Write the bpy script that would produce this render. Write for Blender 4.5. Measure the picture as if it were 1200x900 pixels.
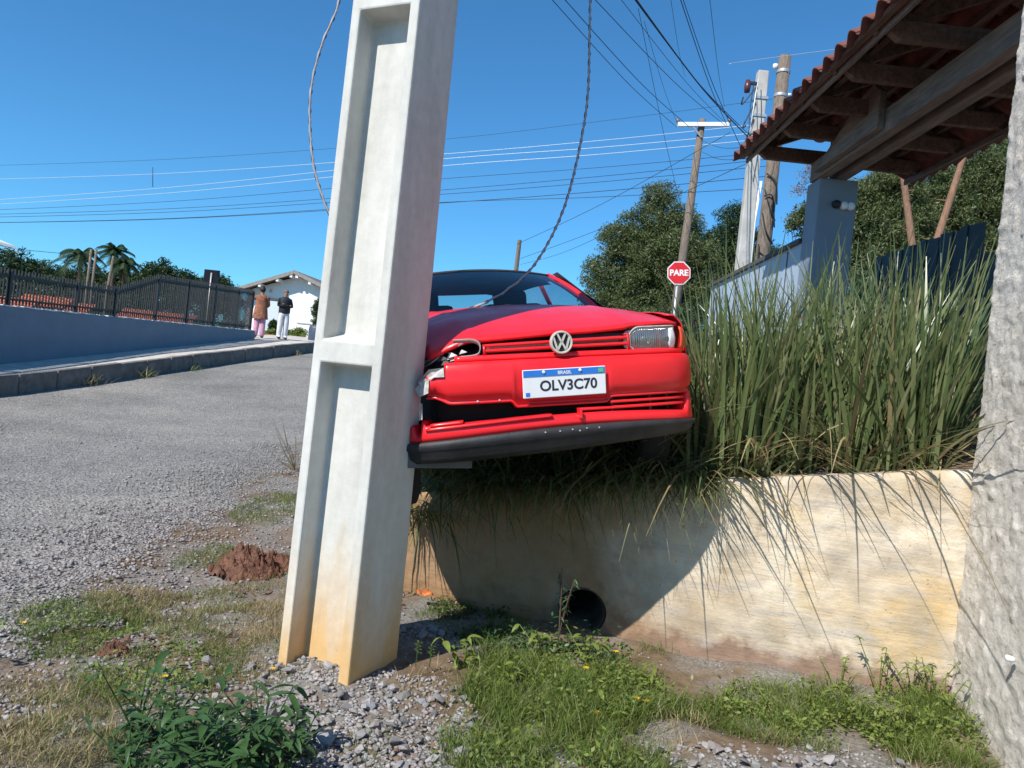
import bpy, bmesh, math, random
import numpy as np
from mathutils import Vector, Matrix, noise
random.seed(7); RNG = np.random.default_rng(11)
for o in list(bpy.data.objects): bpy.data.objects.remove(o)
S = bpy.context.scene
COL = S.collection
R_ = math.radians

# ------------------------------------------------------------------ camera, sky, sun
EYE = 1.3
FPX = 906.0
ROLL = R_(6)
cam = bpy.data.cameras.new('camera'); cam_o = bpy.data.objects.new('camera', cam); COL.objects.link(cam_o)
cam.sensor_width = 36; cam.lens = 36 * FPX / 1200; cam.clip_start = .05; cam.clip_end = 3000
cam_o.matrix_world = Matrix.Translation((0, 0, EYE)) @ Matrix.Rotation(R_(90), 4, 'X') @ Matrix.Rotation(ROLL, 4, 'Z')
S.camera = cam_o
SUN_AZ = math.atan2(-.635, -.7725)          # measured from +Y towards +X
SUN_EL = R_(44)
W_ = bpy.data.worlds.new('World'); S.world = W_; W_.use_nodes = True
nt = W_.node_tree; nt.nodes.clear()
sky = nt.nodes.new('ShaderNodeTexSky'); sky.sky_type = 'NISHITA'; sky.sun_disc = False
sky.sun_elevation = SUN_EL; sky.sun_rotation = SUN_AZ; sky.altitude = 900; sky.air_density = 1.0; sky.dust_density = 0; sky.ozone_density = 6
bg = nt.nodes.new('ShaderNodeBackground'); bg.inputs[1].default_value = .10
wo = nt.nodes.new('ShaderNodeOutputWorld')
hs_ = nt.nodes.new('ShaderNodeMixRGB'); hs_.blend_type = 'MULTIPLY'; hs_.inputs[0].default_value = 1; hs_.inputs[2].default_value = (.50, .98, 1.12, 1)   # the phone's white balance, same over the whole sky
nt.links.new(sky.outputs[0], hs_.inputs[1]); nt.links.new(hs_.outputs[0], bg.inputs[0]); nt.links.new(bg.outputs[0], wo.inputs[0])
sl = bpy.data.lights.new('sun', 'SUN'); sl.energy = 4.2; sl.angle = R_(.5); sl.color = (1, .955, .88)
sun = bpy.data.objects.new('sun', sl); COL.objects.link(sun)
sdir = Vector((math.sin(SUN_AZ) * math.cos(SUN_EL), math.cos(SUN_AZ) * math.cos(SUN_EL), math.sin(SUN_EL)))
sun.rotation_euler = sdir.to_track_quat('Z', 'Y').to_euler(); sun.location = sdir * 50
S.view_settings.view_transform = 'Standard'; S.view_settings.look = 'None'
S.view_settings.exposure = .58; S.view_settings.gamma = 1; S.view_settings.use_curve_mapping = False
S.render.engine = 'CYCLES'
S.cycles.max_bounces = 8; S.cycles.transparent_max_bounces = 16

# ------------------------------------------------------------------ survey helpers (photo measurement -> metres)
def at(px, py, d):
    u, v = px - 600, 450 - py
    c, s = math.cos(ROLL), math.sin(ROLL)
    return Vector(((u*c - v*s) * d / FPX, d, EYE + (u*s + v*c) * d / FPX))
def on_ground(px, py, z=0.0):
    p = at(px, py, 1.0); k = (z - EYE) / (p.z - EYE)
    return Vector((p.x * k, k, z))

# ------------------------------------------------------------------ object helpers
def link(o, parent=None):
    COL.objects.link(o)
    if parent: o.parent = parent
    return o
def tag(o, label=None, cat=None, group=None, kind=None):
    if label: o['label'] = label
    if cat: o['category'] = cat
    if group: o['group'] = group
    if kind: o['kind'] = kind
    return o
def thing(name, label, cat, loc=(0, 0, 0), rz=0, group=None):
    o = bpy.data.objects.new(name, None); o.empty_display_size = .1; COL.objects.link(o)
    o.location = loc; o.rotation_euler = (0, 0, rz)
    return tag(o, label, cat, group)
def np_mesh(name, V, F, mat, parent=None, smooth=False):
    V = np.asarray(V, dtype=np.float32).reshape(-1, 3); F = np.asarray(F, dtype=np.int32); k = F.shape[1]
    me = bpy.data.meshes.new(name)
    me.vertices.add(len(V)); me.vertices.foreach_set('co', V.ravel())
    me.loops.add(F.size); me.loops.foreach_set('vertex_index', F.ravel())
    me.polygons.add(len(F)); me.polygons.foreach_set('loop_start', np.arange(0, F.size, k, dtype=np.int32))
    me.update(calc_edges=True); me.validate()
    if smooth: me.polygons.foreach_set('use_smooth', np.ones(len(me.polygons), bool))
    me.materials.append(mat)
    return link(bpy.data.objects.new(name, me), parent)
class MB:
    def __init__(s): s.v = []; s.f = []
    def add(s, vs, fs):
        n = len(s.v); s.v += [tuple(p) for p in vs]; s.f += [tuple(i + n for i in f) for f in fs]; return s
    def box(s, c, d, m=None):
        x, y, z = d[0]/2, d[1]/2, d[2]/2; c = Vector(c)
        vs = [Vector(p) for p in ((-x,-y,-z),(x,-y,-z),(x,y,-z),(-x,y,-z),(-x,-y,z),(x,-y,z),(x,y,z),(-x,y,z))]
        if m is not None: vs = [m @ p for p in vs]
        return s.add([p + c for p in vs], [(0,3,2,1),(4,5,6,7),(0,1,5,4),(1,2,6,5),(2,3,7,6),(3,0,4,7)])
    def hexa(s, b, t):
        return s.add(list(b) + list(t), [(3,2,1,0),(4,5,6,7),(0,1,5,4),(1,2,6,5),(2,3,7,6),(3,0,4,7)])
    def beam(s, p, q, w, h, up=(0, 0, 1)):
        p, q = Vector(p), Vector(q); d = (q - p).normalized(); up = Vector(up)
        r = d.cross(up).normalized(); u = r.cross(d).normalized()
        def ring(c): return [c - r*w/2 - u*h/2, c + r*w/2 - u*h/2, c + r*w/2 + u*h/2, c - r*w/2 + u*h/2]
        return s.add(ring(p) + ring(q), [(0,1,2,3),(7,6,5,4),(1,0,4,5),(2,1,5,6),(3,2,6,7),(0,3,7,4)])
    def tube(s, pts, r, n=8, caps=True):
        pts = [Vector(p) for p in pts]; rs = r if isinstance(r, (list, tuple)) else [r] * len(pts)
        vs = []; fs = []; ref = None
        for i, p in enumerate(pts):
            d = (pts[min(i+1, len(pts)-1)] - pts[max(i-1, 0)])
            d = d.normalized() if d.length > 1e-9 else Vector((0, 0, 1))
            if ref is None: ref = d.orthogonal().normalized()
            ref = (ref - d * ref.dot(d)); ref = ref.normalized() if ref.length > 1e-6 else d.orthogonal().normalized()
            b = d.cross(ref)
            for k in range(n):
                a = 2 * math.pi * k / n; vs.append(p + (ref * math.cos(a) + b * math.sin(a)) * rs[i])
        for i in range(len(pts) - 1):
            for k in range(n):
                k2 = (k + 1) % n; fs.append((i*n + k, i*n + k2, (i+1)*n + k2, (i+1)*n + k))
        if caps: fs.append(tuple(range(n))[::-1]); fs.append(tuple((len(pts)-1)*n + k for k in range(n)))
        return s.add(vs, fs)
    def grid(s, rows, keep=None):
        h, w = len(rows), len(rows[0]); fs = []
        for i in range(h - 1):
            for j in range(w - 1):
                if keep is None or keep(i, j): fs.append((i*w + j, i*w + j + 1, (i+1)*w + j + 1, (i+1)*w + j))
        return s.add([p for r in rows for p in r], fs)
    def lathe(s, prof, m=None, n=24):       # prof [(r, h)] about local z
        vs = []; fs = []
        for r, h in prof:
            for k in range(n):
                a = 2*math.pi*k/n; p = Vector((r*math.cos(a), r*math.sin(a), h)); vs.append(m @ p if m is not None else p)
        for i in range(len(prof) - 1):
            for k in range(n):
                k2 = (k+1) % n; fs.append((i*n+k, i*n+k2, (i+1)*n+k2, (i+1)*n+k))
        return s.add(vs, fs)
    def mesh(s, name, mat, smooth=False):
        me = bpy.data.meshes.new(name); me.from_pydata([tuple(v) for v in s.v], [], s.f); me.update()
        if smooth: me.polygons.foreach_set('use_smooth', [True] * len(me.polygons))
        if mat: me.materials.append(mat)
        return me
    def build(s, name, mat, parent=None, smooth=False, bevel=0, solid=0, sub=0, fix=False, auto=None):
        me = s.mesh(name, mat, smooth)
        if fix:
            b = bmesh.new(); b.from_mesh(me); bmesh.ops.remove_doubles(b, verts=b.verts, dist=1e-5); bmesh.ops.recalc_face_normals(b, faces=b.faces); b.to_mesh(me); b.free()
            if smooth: me.polygons.foreach_set('use_smooth', [True] * len(me.polygons))
        o = link(bpy.data.objects.new(name, me), parent)
        if solid: m = o.modifiers.new('solid', 'SOLIDIFY'); m.thickness = solid; m.offset = -1
        if bevel: m = o.modifiers.new('bevel', 'BEVEL'); m.width = bevel; m.segments = 2; m.limit_method = 'ANGLE'; m.angle_limit = R_(35)
        if sub: m = o.modifiers.new('sub', 'SUBSURF'); m.levels = sub; m.render_levels = sub
        return o
def ref_copy(mesh_o, name, parent=None, loc=None, rot=None, scale=None):
    o = bpy.data.objects.new(name, mesh_o if isinstance(mesh_o, bpy.types.Mesh) else mesh_o.data); link(o, parent)
    if loc is not None: o.location = loc
    if rot is not None: o.rotation_euler = rot
    if scale is not None: o.scale = scale
    return o
def text_mesh(txt, size, mat, name, parent=None, m=None, depth=.001, bold=0):
    c = bpy.data.curves.new(name, 'FONT'); c.body = txt; c.size = size; c.extrude = depth; c.align_x = 'CENTER'; c.align_y = 'CENTER'; c.offset = bold
    t = bpy.data.objects.new(name + '_t', c); COL.objects.link(t)
    dg = bpy.context.evaluated_depsgraph_get(); me = bpy.data.meshes.new_from_object(t.evaluated_get(dg))
    bpy.data.objects.remove(t); bpy.data.curves.remove(c)
    me.name = name; me.materials.clear(); me.materials.append(mat)
    if m is not None: me.transform(m)
    return link(bpy.data.objects.new(name, me), parent)
def fbm(x, y, z=0, o=4): return noise.fractal(Vector((x, y, z)), 1.0, 2.0, o)
def lerp(a, b, t): return a + (b - a) * t
def sstep(a, b, x):
    t = max(0, min(1, (x - a) / (b - a))); return t * t * (3 - 2 * t)
def catmull(pts, n):
    pts = [Vector(p) for p in pts]; out = []
    for i in range(len(pts) - 1):
        p0 = pts[max(i-1, 0)]; p1 = pts[i]; p2 = pts[i+1]; p3 = pts[min(i+2, len(pts)-1)]
        for k in range(n):
            t = k / n
            out.append(.5 * ((2*p1) + (p2-p0)*t + (2*p0 - 5*p1 + 4*p2 - p3)*t*t + (3*p1 - p0 - 3*p2 + p3)*t**3))
    out.append(pts[-1]); return out

# ------------------------------------------------------------------ materials
class NT:
    def __init__(s, name):
        s.m = bpy.data.materials.new(name); s.m.use_nodes = True; s.t = s.m.node_tree; s.b = s.t.nodes['Principled BSDF']; s.out = s.t.nodes['Material Output']
        s.tc = s.t.nodes.new('ShaderNodeTexCoord')
    def n(s, typ, **kw):
        x = s.t.nodes.new('ShaderNode' + typ)
        for k, v in kw.items():
            if k.startswith('i_'):
                key = k[2:]; x.inputs[int(key) if key.isdigit() else key].default_value = v
            else: setattr(x, k, v)
        return x
    def l(s, a, b): s.t.links.new(a, b)
    def noise(s, scale, detail=6, rough=.6, space='Object', stretch=None, dist=0):
        x = s.n('TexNoise', i_Scale=scale, i_Detail=detail, i_Roughness=rough, i_Distortion=dist)
        src = s.tc.outputs[space]
        if stretch:
            mp = s.n('Mapping'); mp.inputs['Scale'].default_value = stretch; s.l(src, mp.inputs[0]); src = mp.outputs[0]
        s.l(src, x.inputs['Vector']); return x.outputs['Fac']
    def voro(s, scale, feature='F1', space='Object'):
        x = s.n('TexVoronoi', feature=feature, i_Scale=scale); s.l(s.tc.outputs[space], x.inputs['Vector']); return x
    def ramp(s, fac, stops):
        x = s.n('ValToRGB'); e = x.color_ramp.elements
        while len(e) < len(stops): e.new(.5)
        for k, (p, c) in enumerate(stops): e[k].position = p; e[k].color = (*c, 1) if len(c) == 3 else c
        s.l(fac, x.inputs[0]); return x.outputs[0]
    def mix(s, f, a, b, mode='MIX'):
        x = s.n('MixRGB', blend_type=mode)
        for i, v in ((0, f), (1, a), (2, b)):
            if hasattr(v, 'is_linked'): s.l(v, x.inputs[i])
            elif i == 0: x.inputs[0].default_value = v
            else: x.inputs[i].default_value = (*v, 1)
        return x.outputs[0]
    def math(s, op, a, b=0.0):
        x = s.n('Math', operation=op)
        for i, v in ((0, a), (1, b)):
            if hasattr(v, 'is_linked'): s.l(v, x.inputs[i])
            else: x.inputs[i].default_value = v
        return x.outputs[0]
    def bump(s, h, strength=.5, dist=.01, prev=None):
        x = s.n('Bump', i_Strength=strength, i_Distance=dist); s.l(h, x.inputs['Height'])
        if prev is not None: s.l(prev, x.inputs['Normal'])
        s.l(x.outputs[0], s.b.inputs['Normal']); return x.outputs[0]
    def col(s, c):
        if hasattr(c, 'is_linked'): s.l(c, s.b.inputs['Base Color'])
        else: s.b.inputs['Base Color'].default_value = (*c, 1)
    def set(s, **kw):
        for k, v in kw.items(): s.b.inputs[k.replace('_', ' ')].default_value = v
        return s
def plain(name, c, rough=.7, var=.25, scale=12, bump=.15, bs=60, metal=0, spec=.5, stretch=None, dist=.004):
    t = NT(name); f = t.noise(scale, stretch=stretch)
    a = tuple(x * (1 - var) for x in c); b = tuple(min(1, x * (1 + var)) for x in c)
    t.col(t.ramp(f, [(.3, a), (.7, b)])); t.set(Roughness=rough, Metallic=metal, Specular_IOR_Level=spec)
    if bump: t.bump(t.noise(bs, stretch=stretch), bump, dist)
    return t.m
def leafmat(name, cols, trans=.35, rough=.5, spec=.4):
    t = NT(name); g = t.n('NewGeometry'); c = t.ramp(g.outputs['Random Per Island'], [(i / max(1, len(cols)-1), k) for i, k in enumerate(cols)])
    v = t.noise(9); c2 = t.mix(.5, c, t.ramp(v, [(.3, (.35, .35, .35)), (.7, (.75, .75, .75))]), 'OVERLAY')
    t.col(c2); t.set(Roughness=rough, Specular_IOR_Level=spec)
    tr = t.n('BsdfTranslucent'); t.l(c2, tr.inputs[0]); mx = t.n('MixShader', i_0=trans)
    t.l(t.b.outputs[0], mx.inputs[1]); t.l(tr.outputs[0], mx.inputs[2]); t.l(mx.outputs[0], t.out.inputs[0])
    return t.m
M = {}
def ground_mat():
    t = NT('verge_soil'); n1 = t.noise(1.6, 8); n2 = t.noise(9, 8, .7); n3 = t.noise(60, 5)
    soil = t.ramp(n2, [(.25, (.08, .055, .035)), (.5, (.17, .12, .078)), (.75, (.27, .205, .14))])
    grav = t.ramp(n3, [(.3, (.10, .09, .08)), (.7, (.32, .30, .27))])
    c = t.mix(t.ramp(n1, [(.42, (0, 0, 0)), (.56, (1, 1, 1))]), soil, grav); t.col(c); t.set(Roughness=.95, Specular_IOR_Level=.15)
    b = t.bump(n2, .6, .03); t.bump(t.noise(120, 4), .5, .006, b); return t.m
def road_mat():
    t = NT('gravel_road'); n1 = t.noise(.55, 6); n2 = t.noise(45, 4, .7); v = t.voro(38); v2 = t.voro(95)
    base = t.ramp(n1, [(.3, (.19, .182, .17)), (.5, (.255, .243, .225)), (.72, (.33, .308, .275))])
    peb = t.ramp(v.outputs['Color'], [(.15, (.22, .22, .22)), (.85, (.80, .80, .80))])
    c = t.mix(.55, base, peb, 'OVERLAY'); c = t.mix(.35, c, t.ramp(n2, [(.3, (.25, .25, .25)), (.7, (.8, .8, .8))]), 'OVERLAY')
    t.col(c); t.set(Roughness=.92, Specular_IOR_Level=.2)
    b = t.bump(v.outputs['Distance'], .9, .02); b = t.bump(v2.outputs['Distance'], .6, .008, b); b = t.bump(t.noise(7, 6, .7), .5, .04, b); t.bump(n2, .5, .012, b); return t.m
def plaster_wall_mat():
    t = NT('stained_plaster'); n1 = t.noise(1.1, 7, .62, dist=.4); n2 = t.noise(3.5, 8, .65); n3 = t.noise(14, 6); nh = t.noise(3, 6, .6, stretch=(1, 1, 6))
    c = t.ramp(n1, [(.30, (.38, .28, .17)), (.42, (.50, .41, .29)), (.54, (.60, .52, .41)), (.66, (.56, .42, .24)), (.76, (.54, .37, .17))])
    c = t.mix(t.ramp(n2, [(.50, (0, 0, 0)), (.62, (.75, .75, .75))]), c, (.34, .28, .21))
    c = t.mix(t.ramp(nh, [(.52, (0, 0, 0)), (.66, (.65, .65, .65))]), c, (.40, .36, .32))
    nd = t.noise(5.5, 9, .75); c = t.mix(t.ramp(nd, [(.60, (0, 0, 0)), (.68, (.6, .6, .6))]), c, (.24, .18, .12)); vs = t.voro(17); c = t.mix(t.ramp(vs.outputs['Distance'], [(.06, (.5, .5, .5)), (.10, (0, 0, 0))]), c, (.16, .13, .10))
    # damp splash stain rising from the soil, its own shape
    sp = t.n('SeparateXYZ'); t.l(t.tc.outputs['Object'], sp.inputs[0])
    hz = t.math('ADD', sp.outputs['Z'], t.math('MULTIPLY', t.math('SUBTRACT', n2, .5), .5))
    c = t.mix(t.ramp(hz, [(-.22, (.85, .85, .85)), (.10, (0, 0, 0))]), c, (.22, .135, .095))
    xe = t.math('ADD', sp.outputs['X'], t.math('MULTIPLY', t.math('SUBTRACT', n1, .5), 2.2)); c = t.mix(t.ramp(t.math('ADD', xe, .5), [(.1, (.9,)*3), (.85, (0,)*3)]), c, (.27, .155, .075))  # warm brown of the shade under the car put into the left part's colour
    t.col(t.mix(.35, c, t.ramp(n3, [(.3, (.3, .3, .3)), (.7, (.7, .7, .7))]), 'OVERLAY')); t.set(Roughness=.9, Specular_IOR_Level=.2)
    b = t.bump(n2, .5, .03); b = t.bump(nh, .5, .02, b); t.bump(t.noise(70, 5), .35, .004, b); return t.m
def pole_mat():
    t = NT('pole_concrete'); n1 = t.noise(2.2, 7, stretch=(2.5, 2.5, .5)); n2 = t.noise(18, 6); sp = t.n('SeparateXYZ'); t.l(t.tc.outputs['Object'], sp.inputs[0])
    c = t.ramp(n1, [(.3, (.44, .425, .39)), (.5, (.53, .52, .48)), (.7, (.60, .585, .55))])
    hz = t.math('ADD', sp.outputs['Z'], t.math('MULTIPLY', t.math('SUBTRACT', n1, .5), 1.1))
    c = t.mix(t.ramp(hz, [(.02, (.95, .95, .95)), (.22, (.55, .55, .55)), (.62, (0, 0, 0))]), c, (.60, .38, .16))
    pits = t.voro(34); c = t.mix(t.ramp(pits.outputs['Distance'], [(.05, (.55, .55, .55)), (.085, (0, 0, 0))]), c, (.2, .19, .17))
    t.col(t.mix(.25, c, t.ramp(n2, [(.3, (.35, .35, .35)), (.7, (.65, .65, .65))]), 'OVERLAY')); t.set(Roughness=.85, Specular_IOR_Level=.25)
    b = t.bump(n2, .25, .006); t.bump(t.noise(110, 4), .25, .002, b); return t.m
def stucco_mat():
    t = NT('rough_stucco'); n = t.noise(24, 8, .75, stretch=(1, .8, 1.6)); n2 = t.noise(70, 6, .75); n3 = t.noise(1.3, 5)
    c = t.ramp(n, [(.33, (.30, .25, .20)), (.41, (.66, .60, .52)), (.60, (.84, .79, .71))])
    c = t.mix(t.ramp(n3, [(.45, (0, 0, 0)), (.75, (.4, .4, .4))]), c, (.5, .41, .30))
    t.col(c); t.set(Roughness=.95, Specular_IOR_Level=.15)
    b = t.bump(n, .8, .02); t.bump(n2, .8, .010, b); return t.m
def paint_mat():
    t = NT('red_car_paint'); n = t.noise(3, 5); sp = t.noise(220, 2)
    t.col(t.ramp(n, [(.3, (.72, .014, .020)), (.7, (.80, .020, .028))])); t.set(Roughness=.33, Coat_Weight=.22, Coat_Roughness=.15, Specular_IOR_Level=.35)
    t.l(t.ramp(t.noise(7, 6), [(.3, (.26,)*3), (.75, (.45,)*3)]), t.b.inputs['Roughness'])
    t.bump(t.noise(5, 3), .06, .01); return t.m
def glass_mat(name, tint, rough=.02, refl=1.0):
    t = NT(name); tr = t.n('BsdfTransparent'); tr.inputs[0].default_value = (*tint, 1); gl = t.n('BsdfGlossy', i_Roughness=rough)
    lw = t.n('LayerWeight', i_Blend=.5); fr = t.math('ADD', .045, t.math('MULTIPLY', .9, t.math('POWER', lw.outputs['Facing'], 5.0))); mx = t.n('MixShader'); t.l(t.math('MULTIPLY', fr, refl), mx.inputs[0]); t.l(tr.outputs[0], mx.inputs[1]); t.l(gl.outputs[0], mx.inputs[2])
    t.l(mx.outputs[0], t.out.inputs[0]); return t.m
def wood_mat(name, a, b):
    t = NT(name); n = t.noise(5, 8, .65, stretch=(6, .6, 6)); n2 = t.noise(3, 4)
    c = t.ramp(n, [(.3, a), (.7, b)]); t.col(t.mix(.3, c, t.ramp(n2, [(.35, (.3,)*3), (.65, (.65,)*3)]), 'OVERLAY'))
    t.set(Roughness=.85, Specular_IOR_Level=.2); t.bump(n, .4, .006); return t.m
def bark_mat(name, a, b):
    t = NT(name); v = t.noise(7, 7, .7, stretch=(4, 4, .8)); t.col(t.ramp(v, [(.3, a), (.7, b)])); t.set(Roughness=.95, Specular_IOR_Level=.1); t.bump(v, .8, .04); return t.m
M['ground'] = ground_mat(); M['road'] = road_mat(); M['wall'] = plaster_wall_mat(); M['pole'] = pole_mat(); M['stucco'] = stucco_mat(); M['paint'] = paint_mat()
M['glass'] = glass_mat('car_glass', (.66, .75, .77)); M['lens'] = glass_mat('lamp_lens', (.9, .92, .92), .05)
M['timber'] = wood_mat('weathered_timber', (.075, .045, .032), (.19, .13, .10)); M['timber_grey'] = wood_mat('grey_timber', (.12, .095, .08), (.26, .22, .19))
M['polewood'] = bark_mat('pole_wood', (.11, .085, .065), (.27, .22, .18)); M['bark'] = bark_mat('bark', (.07, .05, .04), (.19, .14, .11)); M['pinebark'] = bark_mat('pine_bark', (.17, .09, .06), (.36, .22, .15))
M['tile'] = plain('clay_tile', (.15, .055, .042), .9, .35, 6, .3, 40)
M['sidewalk'] = plain('sidewalk_concrete', (.52, .48, .42), .92, .2, 3, .3, 60)
M['kerb'] = plain('kerb_concrete', (.16, .145, .13), .92, .35, 6, .4, 50)
M['bluewall'] = plain('blue_grey_paint', (.175, .215, .27), .75, .08, 2.5, .1, 40)
M['paleblue'] = plain('pale_blue_paint', (.36, .44, .52), .75, .08, 2, .1, 40)
M['coping'] = plain('dark_coping', (.07, .07, .07), .85, .3, 10, .2)
M['fence'] = plain('black_iron', (.018, .018, .02), .55, .2, 20, 0)
M['blackplastic'] = plain('black_plastic', (.018, .018, .020), .6, .6, 9, .35, 60)
M['dark'] = plain('engine_bay_black', (.008, .008, .008), .9, .3, 20, .2)
M['rubber'] = plain('tyre_rubber', (.018, .018, .018), .85, .2, 20, .2, 80)
M['steel'] = plain('bare_steel', (.45, .45, .46), .45, .2, 20, .1, 60, .8)
M['chrome'] = plain('lamp_reflector', (.62, .63, .63), .22, .08, 30, .1, 40, .9)
M['emblem'] = plain('aged_emblem', (.62, .58, .50), .4, .1, 40, 0, metal=.3)
M['primer'] = plain('torn_plastic', (.42, .40, .38), .7, .4, 30, .4, 60)
M['white'] = plain('white_paint', (.78, .78, .76), .8, .04, 2, .08, 30)
M['plate'] = plain('plate_white', (.72, .73, .74), .45, .03, 20, 0)
M['plateblue'] = plain('plate_blue', (.02, .17, .58), .45, .04, 20, 0)
M['ink'] = plain('plate_ink', (.02, .022, .035), .5, .1, 20, 0)
M['amber'] = plain('amber_lens', (.72, .10, .03), .25, .1, 40, .2, 90)
M['seat'] = plain('seat_cloth', (.06, .062, .068), .9, .2, 30, .2)
M['dash'] = plain('dashboard', (.03, .032, .036), .75, .15, 20, .1)
M['underbody'] = plain('underbody', (.06, .055, .05), .85, .4, 8, .3)
M['signred'] = plain('sign_red', (.62, .015, .02), .5, .08, 8, 0)
M['signwhite'] = plain('sign_white', (.8, .8, .8), .5, .03, 8, 0)
M['zinc'] = plain('galvanised', (.42, .43, .44), .5, .15, 20, .1, 60, .5)
M['concpole'] = plain('old_concrete', (.44, .42, .39), .9, .18, 4, .2, 40)
M['cable'] = plain('cable_black', (.012, .012, .014), .6, .2, 20, 0)
M['cablelight'] = plain('cable_grey', (.30, .29, .30), .6, .2, 20, 0)
M['alu'] = plain('bare_conductor', (.62, .66, .70), .45, .1, 20, 0, metal=.3)
M['soil'] = plain('bed_soil', (.07, .045, .03), .97, .4, 8, .7, 30, dist=.02)
M['redsoil'] = plain('red_soil', (.20, .095, .06), .98, .4, 18, 1.0, 45, dist=.05)
M['stone'] = None
def stone_mat():
    t = NT('crushed_stone'); oi = t.n('ObjectInfo'); g = t.n('NewGeometry'); r = t.math('FRACT', t.math('ADD', oi.outputs['Random'], g.outputs['Random Per Island']))
    c = t.ramp(r, [(0, (.19, .18, .175)), (.35, (.30, .285, .275)), (.6, (.26, .215, .20)), (.8, (.37, .35, .335)), (1, (.23, .235, .25))])
    n = t.noise(40, 6); t.col(t.mix(.5, c, t.ramp(n, [(.3, (.3,)*3), (.7, (.7,)*3)]), 'OVERLAY')); t.set(Roughness=.9, Specular_IOR_Level=.2); t.bump(n, .5, .006); return t.m
M['stone'] = stone_mat()
M['grass'] = leafmat('grass_green', [(.075, .12, .022), (.13, .19, .035), (.20, .23, .06), (.10, .17, .03)], .4)
M['drygrass'] = leafmat('grass_dry', [(.30, .23, .11), (.42, .34, .19), (.24, .17, .09), (.22, .22, .08)], .3)
M['strap'] = leafmat('strap_leaf', [(.065, .105, .035), (.10, .145, .05), (.15, .185, .07), (.20, .22, .10), (.30, .28, .15)], .32, .32, .6)
M['strapdry'] = leafmat('strap_leaf_dry', [(.26, .20, .10), (.36, .30, .16), (.20, .14, .07), (.17, .17, .06)], .25)
M['weed'] = leafmat('weed_leaf', [(.025, .065, .020), (.045, .10, .03), (.06, .12, .035)], .3, .45)
M['weedlight'] = leafmat('weed_leaf_light', [(.12, .19, .035), (.19, .25, .05), (.24, .27, .08)], .4)
M['pine'] = leafmat('pine_needles', [(.045, .075, .026), (.085, .12, .04), (.13, .16, .06), (.19, .20, .09)], .35)
M['tree'] = leafmat('broad_leaf', [(.02, .042, .014), (.035, .065, .02), (.055, .085, .028)], .25)
M['deadleaf'] = leafmat('dead_leaf', [(.10, .06, .045), (.20, .12, .08), (.30, .20, .13)], .2)
M['yellow'] = plain('yellow_petal', (.75, .42, .01), .6, .15, 40, 0)
M['purple'] = leafmat('purple_weed', [(.10, .05, .06), (.16, .08, .09), (.10, .11, .05)], .3)
# ------------------------------------------------------------------ terrain
RZ = [(-400, -.06), (3.3, -.05), (8, -.03), (11, .05), (13, .17), (15, .37), (20, .92), (27, 1.66), (36, 2.2), (50, 2.6), (2000, 2.6)]
def road_z(y):
    t = 0.0
    for k in (-1.2, -.6, 0, .6, 1.2): t += float(np.interp(y + k, [a for a, b in RZ], [b for a, b in RZ]))
    return t / 5
def wall_x(y): return -9.54 + (y - 14.5) * .069
def kerb_x(y): return -8.55 + .1036 * (y - 13)
def walk_z(y): return road_z(y) + .35
def road_r(y): return -1.95 - .105 * (y - 3.2) + .10 * math.sin(y * 2.1) + .12 * fbm(y * .8, 3.3) + .22 * fbm(y * 3.1, 7.7)
def wall_y(x): return 4.85 - .3226 * (x + .75)
def wall_top(x): return .67 + .19 * min(x, 2.5)
def verge_z(x, y):
    z = road_z(y)
    near = sstep(14, 8, y) * sstep(-2.6, -1.8, x) if x < 0 else sstep(14, 8, y)
    if -4 < x < 4 and y < 14: z += near * (.05 * fbm(x * .9, y * .9, 2) + .018 * fbm(x * 4, y * 4, 5)) + .03 * sstep(3.2, 2.2, y)
    return z
def lines(*segs):
    out = []
    for a, b, n in segs: out += [lerp(a, b, k / n) for k in range(n)]
    return out + [segs[-1][1]]
xs = lines((-600, -60, 8), (-60, -12, 16), (-12, -3.4, 20), (-3.4, 3.4, 110), (3.4, 12, 16), (12, 80, 12), (80, 600, 6))
ys = lines((-200, 0, 6), (0, 1.8, 6), (1.8, 6.5, 94), (6.5, 14, 30), (14, 60, 46), (60, 1500, 8))
g = MB().grid([[(x, y, verge_z(x, y) - .012) for x in xs] for y in ys]).build('ground', M['ground'], smooth=True); tag(g, kind='structure')
# gravelled road, its ragged edge feathering into the verge
rows = []
for y in lines((-8, 1.5, 10), (1.5, 8, 90), (8, 60, 60)):
    r = road_r(y); l = kerb_x(y) - .1
    rows.append([(lerp(l, r, k / 26), y, lerp(road_z(y) + .012 * fbm(lerp(l, r, k/26) * 1.3, y * 1.3) + .008, verge_z(lerp(l, r, k/26), y) - (.03 if k == 26 else .004), sstep(21, 25, k))) for k in range(27)])
tag(MB().grid(rows).build('road', M['road'], smooth=True), kind='structure')
# raised sidewalk: two pours with an open joint, kerb stones along the gutter
walk = bpy.data.objects.new('sidewalk', None); COL.objects.link(walk); tag(walk, kind='structure')
def strip(f0, f1, name, mat, dz=0):
    m = MB(); rows = []
    for y in lines((2, 12, 8), (12, 33, 42)):
        wx = wall_x(y) - (1.3 if y > 26.7 else 0); a, b = lerp(wx, kerb_x(y) - .16, f0), lerp(wx, kerb_x(y) - .16, f1)
        j = .05 * fbm(y * .7, 8) ; a += j if f0 > 0 else 0; b += j if f1 < 1 else 0
        z = walk_z(y) + dz; rows.append([(a, y, z - .3), (a, y, z), (lerp(a, b, .5), y, z + .004), (b, y, z), (b, y, z - .3)])
    return m.grid(rows).build(name, mat, walk)
strip(0, .44, 'slab', M['sidewalk']); strip(.455, 1, 'slab', M['sidewalk']); strip(.40, .52, 'joint_bed', M['kerb'], -.06)
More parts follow.
